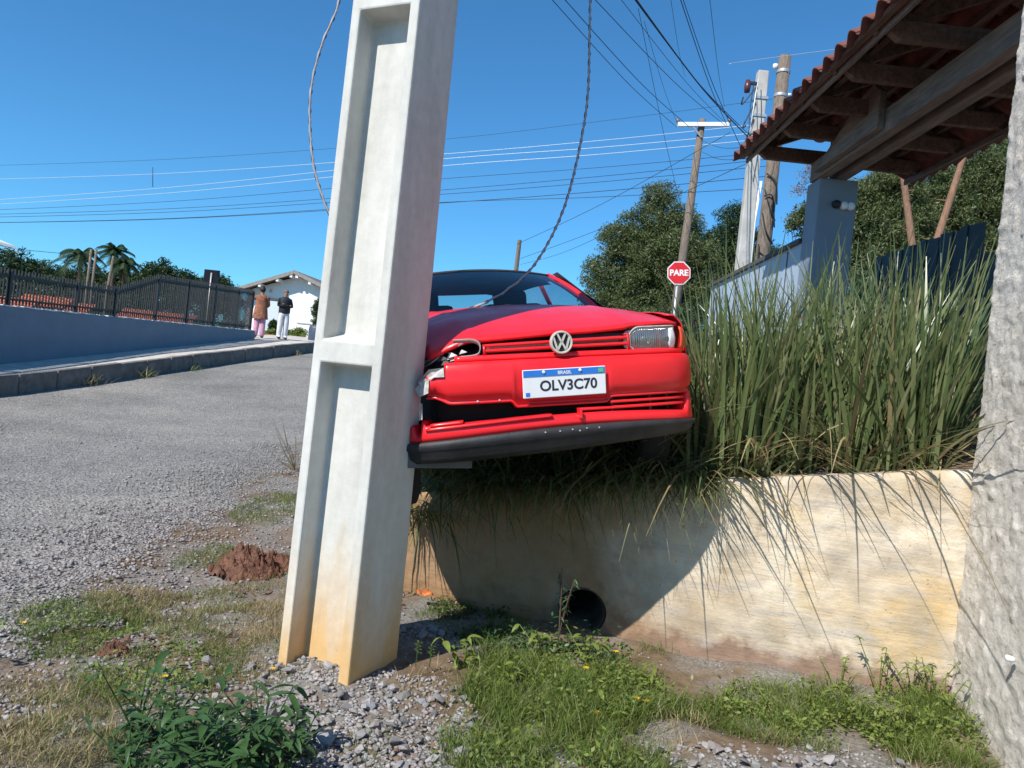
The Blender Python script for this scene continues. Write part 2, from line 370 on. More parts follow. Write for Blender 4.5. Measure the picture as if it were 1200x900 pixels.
y = 3.0; k = 0
while y < 31:
    L = .95; p, q = Vector((kerb_x(y), y, 0)), Vector((kerb_x(y + L), y + L, 0)); gap = .012
    j = random.uniform(-.012, .012); h0, h1 = walk_z(y) + .012 + j, walk_z(y + L) + .012 + j
    b = [(kerb_x(y) - .155, y + gap, h0 - .6), (kerb_x(y) + j, y + gap, h0 - .6), (kerb_x(y+L) + j, y + L - gap, h1 - .6), (kerb_x(y+L) - .155, y + L - gap, h1 - .6)]
    t = [(b[0][0], b[0][1], h0), (b[1][0] - .015, b[1][1], h0), (b[2][0] - .015, b[2][1], h1), (b[3][0], b[3][1], h1)]
    MB().hexa(b, t).build('kerb_stone', M['kerb'], walk, bevel=.02); y += L; k += 1
# yard behind the street wall
def lot_z(x, y): return 1.55 + .25 * sstep(15, 30, y) + .1 * fbm(x * .05, y * .05)
tag(MB().grid([[(wall_x(y) - .15 - (k ** 2) * 3.0, y, lot_z(k, y)) for k in range(9)] for y in lines((4, 34, 15), (34, 120, 8))]).build('yard', plain('yard_grass', (.10, .11, .05), .95, .4, .8, .5, 12), smooth=True), kind='structure')
# street wall (painted retaining wall) and its fence
wl = thing('retaining_wall', 'blue grey painted retaining wall below the black fence across the street', 'wall', (wall_x(20), 20, road_z(20)))
def loc(o, p): return Vector(p) - Vector(o.location)
def top_l(y): return 1.76 + (y - 14.5) * .0357
rows = [[loc(wl, (wall_x(y) - .2, y, road_z(y) - .3)), loc(wl, (wall_x(y) - .2, y, top_l(y))), loc(wl, (wall_x(y), y, top_l(y))), loc(wl, (wall_x(y), y, road_z(y) - .3))] for y in lines((6, 25.95, 30))]
m = MB().grid(rows); m.f += [(0, 3, 2, 1)] ; n = len(m.v); m.f += [(n-4, n-3, n-2, n-1)]
m.build('wall_face', M['bluewall'], wl, bevel=.01)
m = MB()
for i in range(60):
    yy = lerp(7, 25.8, i / 59); m.box(loc(wl, (wall_x(yy) - .07 + random.uniform(-.03, .03), yy, top_l(yy) + .006)), (.1 + random.random() * .1, random.uniform(.15, .6), .02))
m.build('mortar_cap', M['white'], wl)
fe = thing('picket_fence', 'black iron picket fence stepping up along the blue grey wall', 'fence', (wall_x(20) - .1, 20, top_l(20)))
def fence_h(y): return lerp(.66, 1.15, sstep(18, 18.01, y) * min(1, (y - 18) / 1.8)) if y < 19.8 else lerp(1.15, 1.32, (y - 19.8) / 6.4)
pk = MB().box((0, 0, .5), (.026, .026, 1)).mesh('picket', M['fence'])
y = 7.0
while y < 25.75:
    h = fence_h(y); o = ref_copy(pk, 'picket', fe, loc(fe, (wall_x(y) - .1, y, top_l(y) + .03)), (0, 0, random.uniform(-.2, .2)), (1, 1, h - .03 + .05)); y += .092
for y0, y1 in ((7, 18), (18, 19.8), (19.8, 25.75)):
    for f, w in ((1, .055), (.16, .055)):
        def pt(y):
            h = fence_h(y - 1e-4 if y == y1 else y); return loc(fe, (wall_x(y) - .1, y, top_l(y) + (h * f - .08 if f == 1 else .14)))
        if f == 1: MB().beam(pt(y0), pt(y1 - 1e-3), .045, w).build('rail', M['fence'], fe)
        else: MB().beam(pt(y0), pt(y1 - 1e-3), .045, w * .7).build('rail', M['fence'], fe)
for y in (8, 10.2, 12.4, 14.6, 16.6, 18, 19.8, 21.4, 23, 24.6, 25.72):
    MB().box(loc(fe, (wall_x(y) - .1, y, top_l(y) + fence_h(y) / 2)), (.07, .07, fence_h(y))).build('post', M['fence'], fe)

# ------------------------------------------------------------------ planting bed behind the low wall
def bed_z(x, y):
    z = wall_top(x) - .01 + .05 * sstep(.1, .6, y - wall_y(x)) - .045 * max(0, y - wall_y(x) - 1.0) + .03 * fbm(x * 2, y * 2, 4)
    z = max(z, road_z(y) - .03); return lerp(road_z(y) - .4, z, sstep(-.236 * y + .02, -.236 * y + .95, x + .12 * fbm(x * 1.7, y * 1.7, 6)))
rows = []
for i in range(70):
    t = (i / 69) ** 1.6
    r = []
    for k in range(70):
        x = lerp(-2.6, 6.5, k / 69)
        y0 = wall_y(max(-.72, min(x, 2.45))) + .14 if x > -.72 else wall_y(-.72) + .1
        yy = lerp(y0, 13.5, t); r.append((x, yy, bed_z(x, yy)))
    rows.append(r)
tag(MB().grid(rows).build('planting_bed', M['ground'], smooth=True), kind='structure')
# low plastered retaining wall with a drain pipe mouth
lw = thing('retaining_wall', 'low stained plaster retaining wall with a drain pipe under the red car', 'wall', (.8, wall_y(.8), 0))
HX, HZ, HR = .535, .045, .135
rows = []; ins = []
NX, NZ = 150, 56
for k in range(NZ + 1):
    r = []
    for i in range(NX + 1):
        x = lerp(-.78, 2.345, i / NX); tz = wall_top(x) + .012 * fbm(x * 3, 1) - (.02 if k == NZ else 0) * 0
        z = lerp(-.25, tz, k / NZ); d = .014 * fbm(x * 2.2, z * 2.2, 1) + .006 * fbm(x * 9, z * 9, 2)
        dx, dz = x - HX, z - HZ; q = math.hypot(dx, dz); inside = q < HR
        if inside: x, z = HX + dx / max(q, 1e-4) * HR, HZ + dz / max(q, 1e-4) * HR
        ins.append(inside); r.append(loc(lw, (x, wall_y(x) - d - (0 if k < NZ else -.02), z)))
    rows.append(r)
w = NX + 1
m = MB().grid(rows, lambda i, j: not all(ins[a] for a in (i*w+j, i*w+j+1, (i+1)*w+j, (i+1)*w+j+1)))
top = rows[-1]; back = [p + Vector((0, .15, -.01)) for p in top]; m.grid([top, back]); pass
m.grid([[r[0] for r in rows], [r[0] + Vector((0, .15, 0)) for r in rows]])
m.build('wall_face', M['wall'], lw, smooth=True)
mm = Matrix.Translation(loc(lw, (HX, wall_y(HX) - .015, HZ))) @ Matrix.Rotation(R_(-90), 4, 'X')
MB().lathe([(HR + .003, .012), (HR - .004, .006), (HR - .012, .02), (HR - .02, 1.6), (0, 1.6)], mm, 32).build('drain_pipe', M['soil'], lw, smooth=True)

# ------------------------------------------------------------------ rough stucco gate wall on the right
sw = thing('stucco_wall', 'tall wall of rough cream stucco splash standing beside the low plaster wall', 'wall', (2.3, 3.6, 0))
def sx(y): return 2.335 + (y - 3.85) * .2215
rows = []
SY = lines((1.3, 3.88, 170)); SZ = lines((-.2, 3.7, 250))
def sd(y, z): return .006 * fbm(y * 7, z * 9, 3) + .016 * max(0, fbm(y * 13, z * 17, 7, 2) - .02) + .010 * fbm(y * 1.6, z * 1.6)
for z in SZ: rows.append([loc(sw, (sx(y) - sd(y, z) - .012 * max(0, 1 - abs(y - 3.88) * 40) * -1, y + (.012 * fbm(9, z * 6) if y > 3.87 else 0), z)) for y in SY] + [loc(sw, (sx(3.88) + .28, 3.9, z))])
MB().grid(rows).build('stucco_face', M['stucco'], sw, smooth=True)
MB().box(loc(sw, (sx(2.6) + .3, 2.6, 1.72)), (.3, 2.5, 3.9), Matrix.Rotation(-math.atan(.2215), 3, 'Z')).build('wall_core', M['stucco'], sw)
p = at(1188, 773, 3.15)
MB().lathe([(0, 0), (.011, 0), (.012, .008), (.012, .03), (.008, .034), (0, .034)], Matrix.Translation(loc(sw, (sx(3.15) - .03, 3.15, p.z))) @ Matrix.Rotation(R_(-80), 4, 'Y'), 12).build('white_fixing', M['signwhite'], sw, smooth=True)

# ------------------------------------------------------------------ gate roof on posts
gr = thing('gate_roof', 'timber framed gate shelter with red clay tiles over the entrance', 'roof', (3.2, 6.4, 3.77))
E_ = EYE
def gl(x, y, z): return loc(gr, (x, y, z + E_))
RIDGE = (3.2, 3.22); YN, YF = 4.25, 8.72
for X in (2.985, 3.185): MB().beam(gl(X, YN, 2.57), gl(X, 8.25, 2.57), .105, .21).build('main_beam', M['timber_grey'], gr, bevel=.006)
m = MB(); pts = [(8.0, 2.50), (7.0, 2.90), (6.75, 2.93), (6.60, 2.82), (6.60, 2.50)]
m.add([gl(2.925 - w, y, z) for w in (.055, 0) for y, z in pts], [(0,1,2,3,4), (9,8,7,6,5)] + [(i, i+5, (i+1) % 5 + 5, (i+1) % 5) for i in range(5)])
m.build('splice_plank', M['timber_grey'], gr, fix=True)
for i, y in enumerate((8.30, 7.55, 6.85, 6.15, 5.45, 4.75)):
    m = MB(); xa, xb, z0, z1 = 2.33, 4.12, 2.685, 2.825
    pr = [(xa, z1), (xa, z1 - .05), (xa + .12, z0), (xb - .12, z0), (xb, z1 - .05), (xb, z1)]
    m.add([gl(x, y + w, z) for w in (-.032, .032) for x, z in pr], [(0,1,2,3,4,5), (11,10,9,8,7,6)] + [(j, (j+1) % 6, (j+1) % 6 + 6, j + 6) for j in range(6)])
    m.build('tie_beam', M['timber'], gr, fix=True, bevel=.004)
    for sgn, xe, ze in ((-1, 2.30, 2.80), (1, 4.18, 2.74)):
        MB().beam(gl(xe, y + .07, ze), gl(RIDGE[0], y + .07, RIDGE[1] - .04), .055, .11).build('rafter', M['timber'], gr)
MB().beam(gl(3.2, YN, 3.12), gl(3.2, 8.6, 3.12), .05, .14).build('ridge_board', M['timber'], gr)
MB().box(gl(3.2, 8.30, 2.95), (.1, .1, .45)).build('king_post', M['timber'], gr)
for xe, ze in ((2.24, 2.735), (4.25, 2.665)):
    dx, dz = RIDGE[0] - xe, RIDGE[1] - ze; Ls = math.hypot(dx, dz)
    for k in range(4):
        f = .05 + .30 * k
        MB().beam(gl(xe + dx * f, YN, ze + dz * f + .022), gl(xe + dx * f, 8.62, ze + dz * f + .022), .05, .035).build('batten', M['timber'], gr)
    MB().beam(gl(xe + dx * .115, YN, ze + dz * .115 - .035), gl(xe + dx * .115, 8.64, ze + dz * .115 - .035), .022, .055).build('eave_board', M['timber_grey'], gr)
    # barrel tiles, one object each
    N, TW, TL = 9, .225, .39
    rows = []
    for a, s_ in ((0, 1.0), (1, .93)):
        rows.append([(a * TL, (k / (N-1) - .5) * TW * 1.04, (.052 * math.sin(math.pi * min(1, k / (N-1) / .68)) if k / (N-1) < .68 else -.022 * math.sin(math.pi * (k / (N-1) - .68) / .32)) + (0.012 if a == 0 else 0)) for k in range(N)])
    m = MB().grid(rows); n = len(m.v); m.v += [(x, y, z - .014) for x, y, z in m.v]
    m.f = m.f + [tuple(i + n for i in f[::-1]) for f in m.f]
    m.f += [(k, k + n, k + 1 + n, k + 1) for k in range(N - 1)] + [(N + k + 1, N + k + 1 + n, N + k + n, N + k) for k in range(N - 1)]
    tm = m.mesh('roof_tile', M['tile'], True)
    ang = math.atan2(dz, abs(dx)); sgn = 1 if dx > 0 else -1
    for c in range(20):
        y = YN + .1 + c * TW
        for r in range(4):
            s0 = (r * .30 - .03) / Ls
            if s0 > .95: continue
            o = ref_copy(tm, 'roof_tile', gr, gl(xe + dx * s0, y, ze + dz * s0 + .055 + r * .002 + random.uniform(-.004, .004)))
            o.rotation_euler = (random.uniform(-.03, .03), -ang, 0) if sgn > 0 else (0, -ang, math.pi)
for k in range(12):
    y = YN + k * .38
    MB().lathe([(.10, 0), (.115, .40)], Matrix.Translation(gl(3.2, y, 3.22)) @ Matrix.Rotation(R_(-90), 4, 'X'), 16).build('ridge_tile', M['tile'], gr, True, solid=.012)
# gate pillar, boundary wall, gate leaf
gp = thing('gate_pillar', 'blue grey gate pillar with small lamps carrying the timber roof beam', 'pillar', (3.16, 8.2, .4))
MB().box((0, 0, (3.77 - .4) / 2 - .15), (.40, .36, 3.67)).build('shaft', plain('pillar_paint', (.20, .245, .30), .75, .08, 3, .1, 40), gp, bevel=.012)
for dx, z, mt in ((-.02, 3.50, 'blackplastic'), (.06, 3.49, 'signwhite'), (.13, 3.49, 'signwhite')):
    MB().lathe([(0, .05), (.035, .05), (.042, .03), (.042, 0), (.03, -.02)], Matrix.Translation((dx, -.19, z - .4)) @ Matrix.Rotation(R_(90), 4, 'X'), 14).build('lamp', M[mt], gp, True)
MB().box((-.05, -.19, 2.05), (.09, .03, .14)).build('intercom', M['blackplastic'], gp, bevel=.006)
bw = thing('boundary_wall', 'pale blue painted boundary wall with dark coping beyond the gate pillar', 'wall', (3.05, 10.3, .4))
MB().box((0, 0, 1.25), (.16, 3.82, 3.0)).build('wall_face', M['paleblue'], bw); MB().box((0, 0, 2.775), (.24, 3.83, .05)).build('coping', M['coping'], bw)
for i in range(4): MB().box((-.084, -1.5 + i * 1.0, 1.25), (.006, .02, 2.95)).build('panel_joint', M['coping'], bw)
gf = thing('gate_leaf', 'dark vertical board gate leaf standing open under the timber roof', 'gate', (4.22, 8.2, .4))
sm = MB().box((0, 0, 1.42), (.03, .115, 2.84)).mesh('board', plain('gate_dark', (.022, .026, .034), .6, .25, 8, .1))
for i in range(17): ref_copy(sm, 'board', gf, (.008 * (i % 2), -.95 + i * .125, .02 + .012 * (i % 3)))
for z in (.4, 1.3, 2.3): MB().box((.05, .05, z), (.05, 2.1, .06)).build('rail', M['fence'], gf)
MB().box((.02, -1.12, 1.3), (.09, .09, 2.5)).build('gate_post', M['fence'], gf)
pw = thing('boundary_wall', 'short pale blue wall seen behind the leaves beside the stucco wall', 'wall', (4.35, 6.3, .6))
MB().box((0, 0, .95), (.16, 1.5, 1.95)).build('wall_face', M['paleblue'], pw); MB().box((0, 0, 1.95), (.2, 1.52, .05)).build('coping', M['white'], pw)

# ------------------------------------------------------------------ near concrete utility pole
np_ = thing('utility_pole', 'white concrete utility pole with recessed panels rammed by the red car', 'pole', (-.563, 3.3, -.05))
FD, IN = Vector((.907, -.42, 0)), Vector((.42, .907, 0))
PH = 8.6
def dims(z): k = z / 2.9; return .389 - .040 * k * .8, .383 - .085 * k * .75
FW, RD = .052, .115
def pq(a, b, z):                     # a along the face from the near corner to the left, b inward
    return -FD * a + IN * b + Vector((0, 0, z))
bars = [(1.36, 1.46), (2.93, 3.03), (4.5, 4.6), (6.0, 6.1), (7.4, PH)]
W0 = lambda z: dims(z)[0]; T0 = lambda z: dims(z)[1]; fl = lambda z: FW * (1 - .03 * z); rd = lambda z: min(RD, T0(z) * .40)
m = MB(); zs = [-.4] + [c for b in bars for c in b]; dr = .010
for i, (z0, z1) in enumerate(zip(zs, zs[1:])):
    open_ = i % 2 == 0
    for back in (0, 1):
        B = (lambda z: T0(z)) if back else (lambda z: 0.0); D_ = (lambda z: T0(z) - rd(z)) if back else rd
        A = [lambda z: 0.0, fl, lambda z: W0(z) - fl(z), W0]
        Q = lambda k, z: pq(A[k](z), B(z), z)
        for k in (0, 2) if open_ else (0, 1, 2): m.add([Q(k, z0), Q(k+1, z0), Q(k+1, z1), Q(k, z1)], [(0, 1, 2, 3)])
        if open_:
            zi0, zi1 = z0 + (.035 if i else 0), z1 - .012
            I = [pq(A[1](zi0) + dr, D_(zi0), zi0), pq(A[2](zi0) - dr * .2, D_(zi0), zi0), pq(A[2](zi1) - dr * .2, D_(zi1), zi1), pq(A[1](zi1) + dr, D_(zi1), zi1)]
            O = [Q(1, z0), Q(2, z0), Q(2, z1), Q(1, z1)]
            m.add(I + O, [(0, 1, 2, 3), (4, 5, 1, 0), (5, 6, 2, 1), (6, 7, 3, 2), (7, 4, 0, 3)])
    for k in (0, 3):
        AA = (lambda z: 0.0) if k == 0 else W0
        m.add([pq(AA(z0), 0, z0), pq(AA(z0), T0(z0), z0), pq(AA(z1), T0(z1), z1), pq(AA(z1), 0, z1)], [(0, 1, 2, 3)])
zt = PH; m.add([pq(0, 0, zt), pq(W0(zt), 0, zt), pq(W0(zt), T0(zt), zt), pq(0, T0(zt), zt)], [(0, 1, 2, 3)])
m.build('shaft', M['pole'], np_, bevel=.008, fix=True)
# ------------------------------------------------------------------ red hatchback, nose over the wall
car = thing('hatchback_car', 'red hatchback with crumpled nose hanging over the low wall against the pole', 'car')
ca, cb, cc = R_(13.48), R_(-1.5), R_(-8.70)
car.matrix_world = Matrix.Translation((.308, 3.583, .841)) @ Matrix.Rotation(ca, 4, 'Z') @ Matrix.Rotation(cb, 4, 'X') @ Matrix.Rotation(cc, 4, 'Y')
HALF = catmull([(0, 0, 0), (.2, .004, 0), (.4, .025, 0), (.55, .06, 0), (.66, .115, 0), (.735, .2, 0), (.775, .32, 0), (.79, .5, 0), (.80, .9, 0), (.81, 1.5, 0), (.81, 2.4, 0), (.79, 3.2, 0), (.75, 3.5, 0), (.66, 3.7, 0), (.5, 3.78, 0), (0, 3.80, 0)], 8)
CUM = [0.0]
for a, b in zip(HALF, HALF[1:]): CUM.append(CUM[-1] + (b - a).length)
def curve(s):
    a = abs(s); i = max(1, min(len(CUM) - 1, int(np.searchsorted(CUM, a)))); t = (a - CUM[i-1]) / max(1e-9, CUM[i] - CUM[i-1])
    p = HALF[i-1].lerp(HALF[i], t); lo, hi = HALF[max(0, i-2)], HALF[min(len(HALF)-1, i+1)]; d = (hi - lo).normalized(); n = Vector((d.y, -d.x, 0))
    if s < 0: p = Vector((-p.x, p.y, 0)); n = Vector((-n.x, n.y, 0))
    return p, n
def s_at_y(y):
    for i, p in enumerate(HALF):
        if p.y >= y and p.x > .5: return CUM[i]
    return CUM[-1]
def crush(p):
    p = Vector(p)
    if p.x < -.50 and p.y < 1.1:
        lim = .27 + (-.66 - p.x) * .8
        k = .04 * fbm(p.x * 9, p.z * 9, 3)
        if p.x < -.62: p.y = max(p.y, lim + k * .5 + .05 * abs(fbm(p.z * 14, p.y * 8)))
        if p.y < .9: p.x += max(0, (.9 - p.y)) * .10 * (abs(p.x) - .5) / .3 + k * .25; p.z += k * .3
    return p
def sweep(s0, s1, n, prof, damage=False, off=0.0):
    rows = []
    for i in range(n + 1):
        s = lerp(s0, s1, i / n); p, nn = curve(s)
        r = [p + nn * (o + off) + Vector((0, 0, z)) for o, z in prof(s)]
        rows.append([crush(q) for q in r] if damage else r)
    return rows
def part(rows, name, mat, parent=car, smooth=True, solid=.006, keep=None):
    m = MB().grid(rows, keep); return m.build(name, mat, parent, smooth, solid=solid, fix=True)
WH = [(.78, .27), (3.245, .27)]
def belt(y): return float(np.interp(y, [.2, .5, 1.1, 2.4, 3.4, 3.8], [.80, .845, .895, .905, .905, .89]))
def shell(s0, s1, n, name, zlo=.2):
    rows = []; ins = []
    for i in range(n + 1):
        s = lerp(s0, s1, i / n); p, nn = curve(s); b = belt(p.y); r = []
        zz = sorted([zlo, zlo + .04, .28, .34, .40, .46, .52, .58, .605, .64, .70, .76, b - .09, b - .045, b - .015, b]); zz = [max(z, zlo) for z in zz]
        for z in zz:
            o = float(np.interp(z, [.2, .3, .45, .6, .75], [-.05, -.01, .012, .010, -.005])) if z < .75 else -.005 - .045 * ((z - .75) / max(.02, b - .75)) ** 1.6
            q = p + nn * o + Vector((0, 0, z)); i_ = False
            for wy, wz in WH:
                dy, dz = q.y - wy, q.z - wz; d = math.hypot(dy, dz)
                if d < .335 and abs(q.x) > .6: i_ = True; k = .335 / max(d, .02); q.y = wy + dy * k; q.z = max(.18, wz + dz * k)
            r.append(crush(q) if s < 0 else q); ins.append(i_)
        q = p + nn * -.10 + Vector((0, 0, b + .004)); r.append(crush(q) if s < 0 else q); ins.append(False)
        rows.append(r)
    w = len(rows[0])
    keep = lambda i, j: not all(ins[a] for a in (i*w+j, i*w+j+1, (i+1)*w+j, (i+1)*w+j+1))
    return part(rows, name, M['paint'], keep=keep, solid=.004)
sd_ = s_at_y(1.18); sq = s_at_y(2.32); sr = s_at_y(3.62); se = CUM[-1]
for sg in (1, -1):
    shell(sg * .905, sg * (sd_ - .004), 34, 'fender', .6 if False else .2)
    d = shell(sg * sd_, sg * (sq - .004), 30, 'door')
    px, py = sg * .815, 2.18
    MB().box((px, py, .80), (.03, .13, .035)).build('door_handle', M['blackplastic'], d, bevel=.008)
    shell(sg * sq, sg * sr, 40, 'rear_quarter')
    MB().box((sg * .806, 1.9, .47), (.022, 1.6 if False else 1.05, .05)).build('side_moulding', M['blackplastic'], car, bevel=.006)
rows = sweep(sr + .004, se, 14, lambda s: [(-.02, .25), (.03, .28), (.04, .5), (.0, .62), (-.02, .78), (-.05, .93), (-.1, .935)])
part(rows, 'tailgate', M['paint']); rows = sweep(-(sr + .004), -se, 14, lambda s: [(-.02, .25), (.03, .28), (.04, .5), (.0, .62), (-.02, .78), (-.05, .93), (-.1, .935)]); part(rows, 'tailgate', M['paint'])
for sg in (1, -1): MB().box((sg * .62, 3.715, .74), (.22, .05, .2), Matrix.Rotation(sg * -.35, 3, 'Z')).build('tail_lamp', M['amber'], car, bevel=.02)
# bonnet
def bon_front(x):
    s = x; p, n = curve(x); z = .738
    if x > 0: z += .052 * (x / .67) ** 1.7
    else: z += -.022 * min(1, -x / .37) - (.055 * sstep(.37, .62, -x))
    return p.y + .075 + (.03 * sstep(.45, .7, x)), z
rows = []
NB, NV = 46, 26
for j in range(-2, NV + 1):
    v = max(0, j / NV); r = []
    for i in range(NB + 1):
        u = -1 + 2 * i / NB; hw = lerp(.688, .725, v); x = u * hw
        yf, zf = bon_front(x * .668 / .688)
        yr = 1.03 + .12 * u * u; zr = .953 - .05 * abs(u) ** 2.2
        vv = v ** 1.0; y = lerp(yf, yr, vv); z = lerp(zf, zr, 1 - (1 - vv) ** 1.75) - .02 * abs(u) ** 8 * (1 - v)
        # pressed creases and the buckle on the struck side
        z += .006 * math.exp(-((abs(x) - .40 - .06 * v) / .03) ** 2)
        if x < -.1: z += .015 * sstep(-.1, -.6, x) * math.sin(v * 6.0) + .006 * fbm(x * 6, y * 6) * sstep(-.2, -.6, x)
        if j == -1: y += .002; z -= .016
        if j == -2: y += .03; z -= .022
        r.append(crush((x, y, z)))
    rows.append(r)
bon = part(rows, 'bonnet', M['paint'], solid=.004)
# nose: dark engine bay backing, grille, slats
core = sweep(-.66, .86, 40, lambda s: [(-.13, .20), (-.12, .45), (-.12, .60), (-.13, .715 if s > -.36 else .66)], True); part(core, 'front_structure', M['dark'], solid=.01)
m = MB(); m.box((0, .55, .45), (1.15, .6, .42)); m.build('engine_block', M['dark'], car, bevel=.05)
strip_ = sweep(-.50, .905, 50, lambda s: [(-.09, .612), (-.035, .612), (-.028, .618), (-.030, .634), (-.045, .640), (-.10, .640)], True); part(strip_, 'front_panel', M['paint'])
gri = part(sweep(-.352, .362, 24, lambda s: [(-.095, .63), (-.095, .722 if s > 0 else .692)]), 'grille', M['blackplastic'])
for k in range(2):
    def pf(s, k=k):
        t = (s + .352) / .714; z = lerp(.658, .668, t) + k * lerp(.0235, .029, t)
        return [(-.075, z + .009), (-.048, z + .008), (-.040, z + .003), (-.041, z - .005), (-.052, z - .008), (-.075, z - .008)]
    part(sweep(-.352, .362, 24, pf), 'slat', M['paint'], gri, solid=0)
for s in (-.356, .366): part(sweep(s - .006, s + .006, 2, lambda s: [(-.09, .636), (-.038, .64), (-.042, .716 if s > 0 else .688), (-.09, .716 if s > 0 else .688)]), 'grille_end', M['paint'], gri)
# round emblem: ring and the strokes of its two stacked letters
ER = .052
em = MB().lathe([(ER - .009, .004), (ER - .006, .010), (ER - .001, .010), (ER + .002, .004), (ER + .002, -.012), (ER - .010, -.012), (ER - .009, .004)], None, 40)
def stroke(a, b, w=.0085):
    a, b = Vector((*a, .004)), Vector((*b, .004)); em.beam(a, b, w, .008)
stroke((-.020, .041), (-.002, .002)); stroke((.020, .041), (.002, .002)); em.box((0, .0045, .004), (.012, .008, .008))
stroke((-.0385, .024), (-.020, -.037)); stroke((.0385, .024), (.020, -.037)); stroke((-.0205, -.037), (-.001, .000)); stroke((.0205, -.037), (.001, .000))
EM = Matrix.Translation((.002, -.004, .682)) @ Matrix.Rotation(R_(90), 4, 'X')
em.v = [EM @ Vector(v) for v in em.v]; emo = em.build('emblem', M['emblem'], car)
MB().lathe([(0, 0), (ER - .007, 0), (ER - .007, -.01), (0, -.01)], EM @ Matrix.Translation((0, 0, -.002)), 32).build('emblem_disc', M['blackplastic'], emo)
# sound headlamp
def lamp_z(t): return (.632 + .018 * max(0, (.14 - t) / .14) ** 2 * 1.2, .742 + .006 * t - .028 * max(0, (.16 - t) / .16) ** 2)
def lamp_rows(s0, s1, n, out, pad=0, bow=0):
    rows = []
    for i in range(n + 1):
        t = i / n; s = lerp(s0, s1, t); p, nn = curve(s); a, b = lamp_z(t); a -= pad; b += pad
        rows.append([p + nn * (out + bow * math.sin(math.pi * k / 8) ) + Vector((0, 0, lerp(a, b, k / 8))) for k in range(9)])
    return rows
hl = part(lamp_rows(.378, .690, 16, -.115, .004), 'headlamp', M['chrome'], solid=.003)
for c, rr in ((.49, .052),):
    p, nn = curve(c); mt = Matrix.Translation(p + nn * -.09 + Vector((0, 0, .686))) @ Matrix.Rotation(R_(90), 4, 'X')
    MB().lathe([(rr, .02), (rr * .8, .0), (rr * .45, -.018), (0.008, -.022)], mt, 24).build('reflector_bowl', M['chrome'], hl, True)
    MB().lathe([(0, .02), (.014, .02), (.016, -.02)], mt, 12).build('bulb_cap', M['steel'], hl, True)
def lens_mat():
    t = NT('fluted_lens'); tr = t.n('BsdfTransparent'); tr.inputs[0].default_value = (.86, .87, .86, 1); gl = t.n('BsdfGlossy', i_Roughness=.12); df = t.n('BsdfDiffuse'); df.inputs[0].default_value = (.42, .43, .42, 1)
    a = t.n('MixShader', i_0=.22); t.l(tr.outputs[0], a.inputs[1]); t.l(df.outputs[0], a.inputs[2]); b = t.n('MixShader', i_0=.18); t.l(a.outputs[0], b.inputs[1]); t.l(gl.outputs[0], b.inputs[2]); t.l(b.outputs[0], t.out.inputs[0])
    wv = t.n('TexWave', wave_type='BANDS', bands_direction='X', i_Scale=26.0); t.l(t.tc.outputs['Object'], wv.inputs[0]); bm = t.n('Bump', i_Strength=.7, i_Distance=.01); t.l(wv.outputs[1], bm.inputs['Height'])
    t.l(bm.outputs[0], gl.inputs['Normal']); t.l(bm.outputs[0], df.inputs['Normal']); return t.m
part(lamp_rows(.382, .686, 16, -.045, -.002, .010), 'lens', lens_mat(), hl, solid=.002)
rim = lamp_rows(.378, .690, 16, -.047, .002)
loop = [r[0] for r in rim] + [rim[-1][k] for k in range(1, 9)] + [r[-1] for r in rim[::-1]][1:] + [rim[0][k] for k in range(7, -1, -1)]
MB().tube(loop, .004, 6, False).build('lamp_rim', M['primer'], hl, True)
part(lamp_rows(.622, .680, 4, -.042, -.006, .012), 'side_band', M['plate'], hl, solid=.002)
def ind(s0, s1, out):
    rows = []
    for i in range(9):
        t = i / 8; p, nn = curve(lerp(s0, s1, t)); rows.append([p + nn * (out + .008 * math.sin(math.pi * k / 6)) + Vector((0, 0, lerp(.634 + .006 * t, .746 - .040 * t, k / 6))) for k in range(7)])
    return rows
part(ind(.694, .90, -.014), 'indicator', M['amber'], hl, solid=.004)
# shattered lamp on the struck side
bh = MB()
arc = [curve(s)[0] + curve(s)[1] * -.045 + Vector((0, 0, z)) for s, z in ((-.50, .712), (-.44, .712), (-.40, .708), (-.375, .692), (-.372, .665), (-.385, .642), (-.42, .634), (-.47, .632))]
sl_ = part([[p + Vector((0, -.004, .006)) for p in catmull(arc, 4)], [p + Vector((0, .012, -.008)) for p in catmull(arc, 4)]], 'broken_headlamp', plain('broken_bezel', (.30, .29, .28), .5, .3, 20, .2), solid=.004)
for k in range(9):
    s = random.uniform(-.62, -.47); p, n = curve(s); c = p + n * -.06 + Vector((0, 0, random.uniform(.612, .66) + (s + .5) * .25)); c = crush(c)
    a = random.uniform(0, 6); w = random.uniform(.012, .035)
    MB().add([c, c + Vector((w * 1.6, -.01, w * .4)), c + Vector((w * .6, .01, w)), c + Vector((w * .7, .012, .2 * w))], [(0,1,2), (0,2,3), (0,3,1), (1,3,2)]).build('shard', M['primer' if k % 2 else 'blackplastic'], sl_)
for k in range(5):
    a = crush(Vector((-.44 - k * .045, .10 + .02 * k, .700 - k * .018))); b = crush(Vector((-.70 + random.uniform(-.03, .03), .14, .62 + random.uniform(-.03, .03))))
    MB().tube(catmull([a, a.lerp(b, .5) + Vector((0, -.02, -.012 * k)), b], 5), .005, 5).build('bent_bracket', M['blackplastic' if k % 2 else 'steel'], sl_)
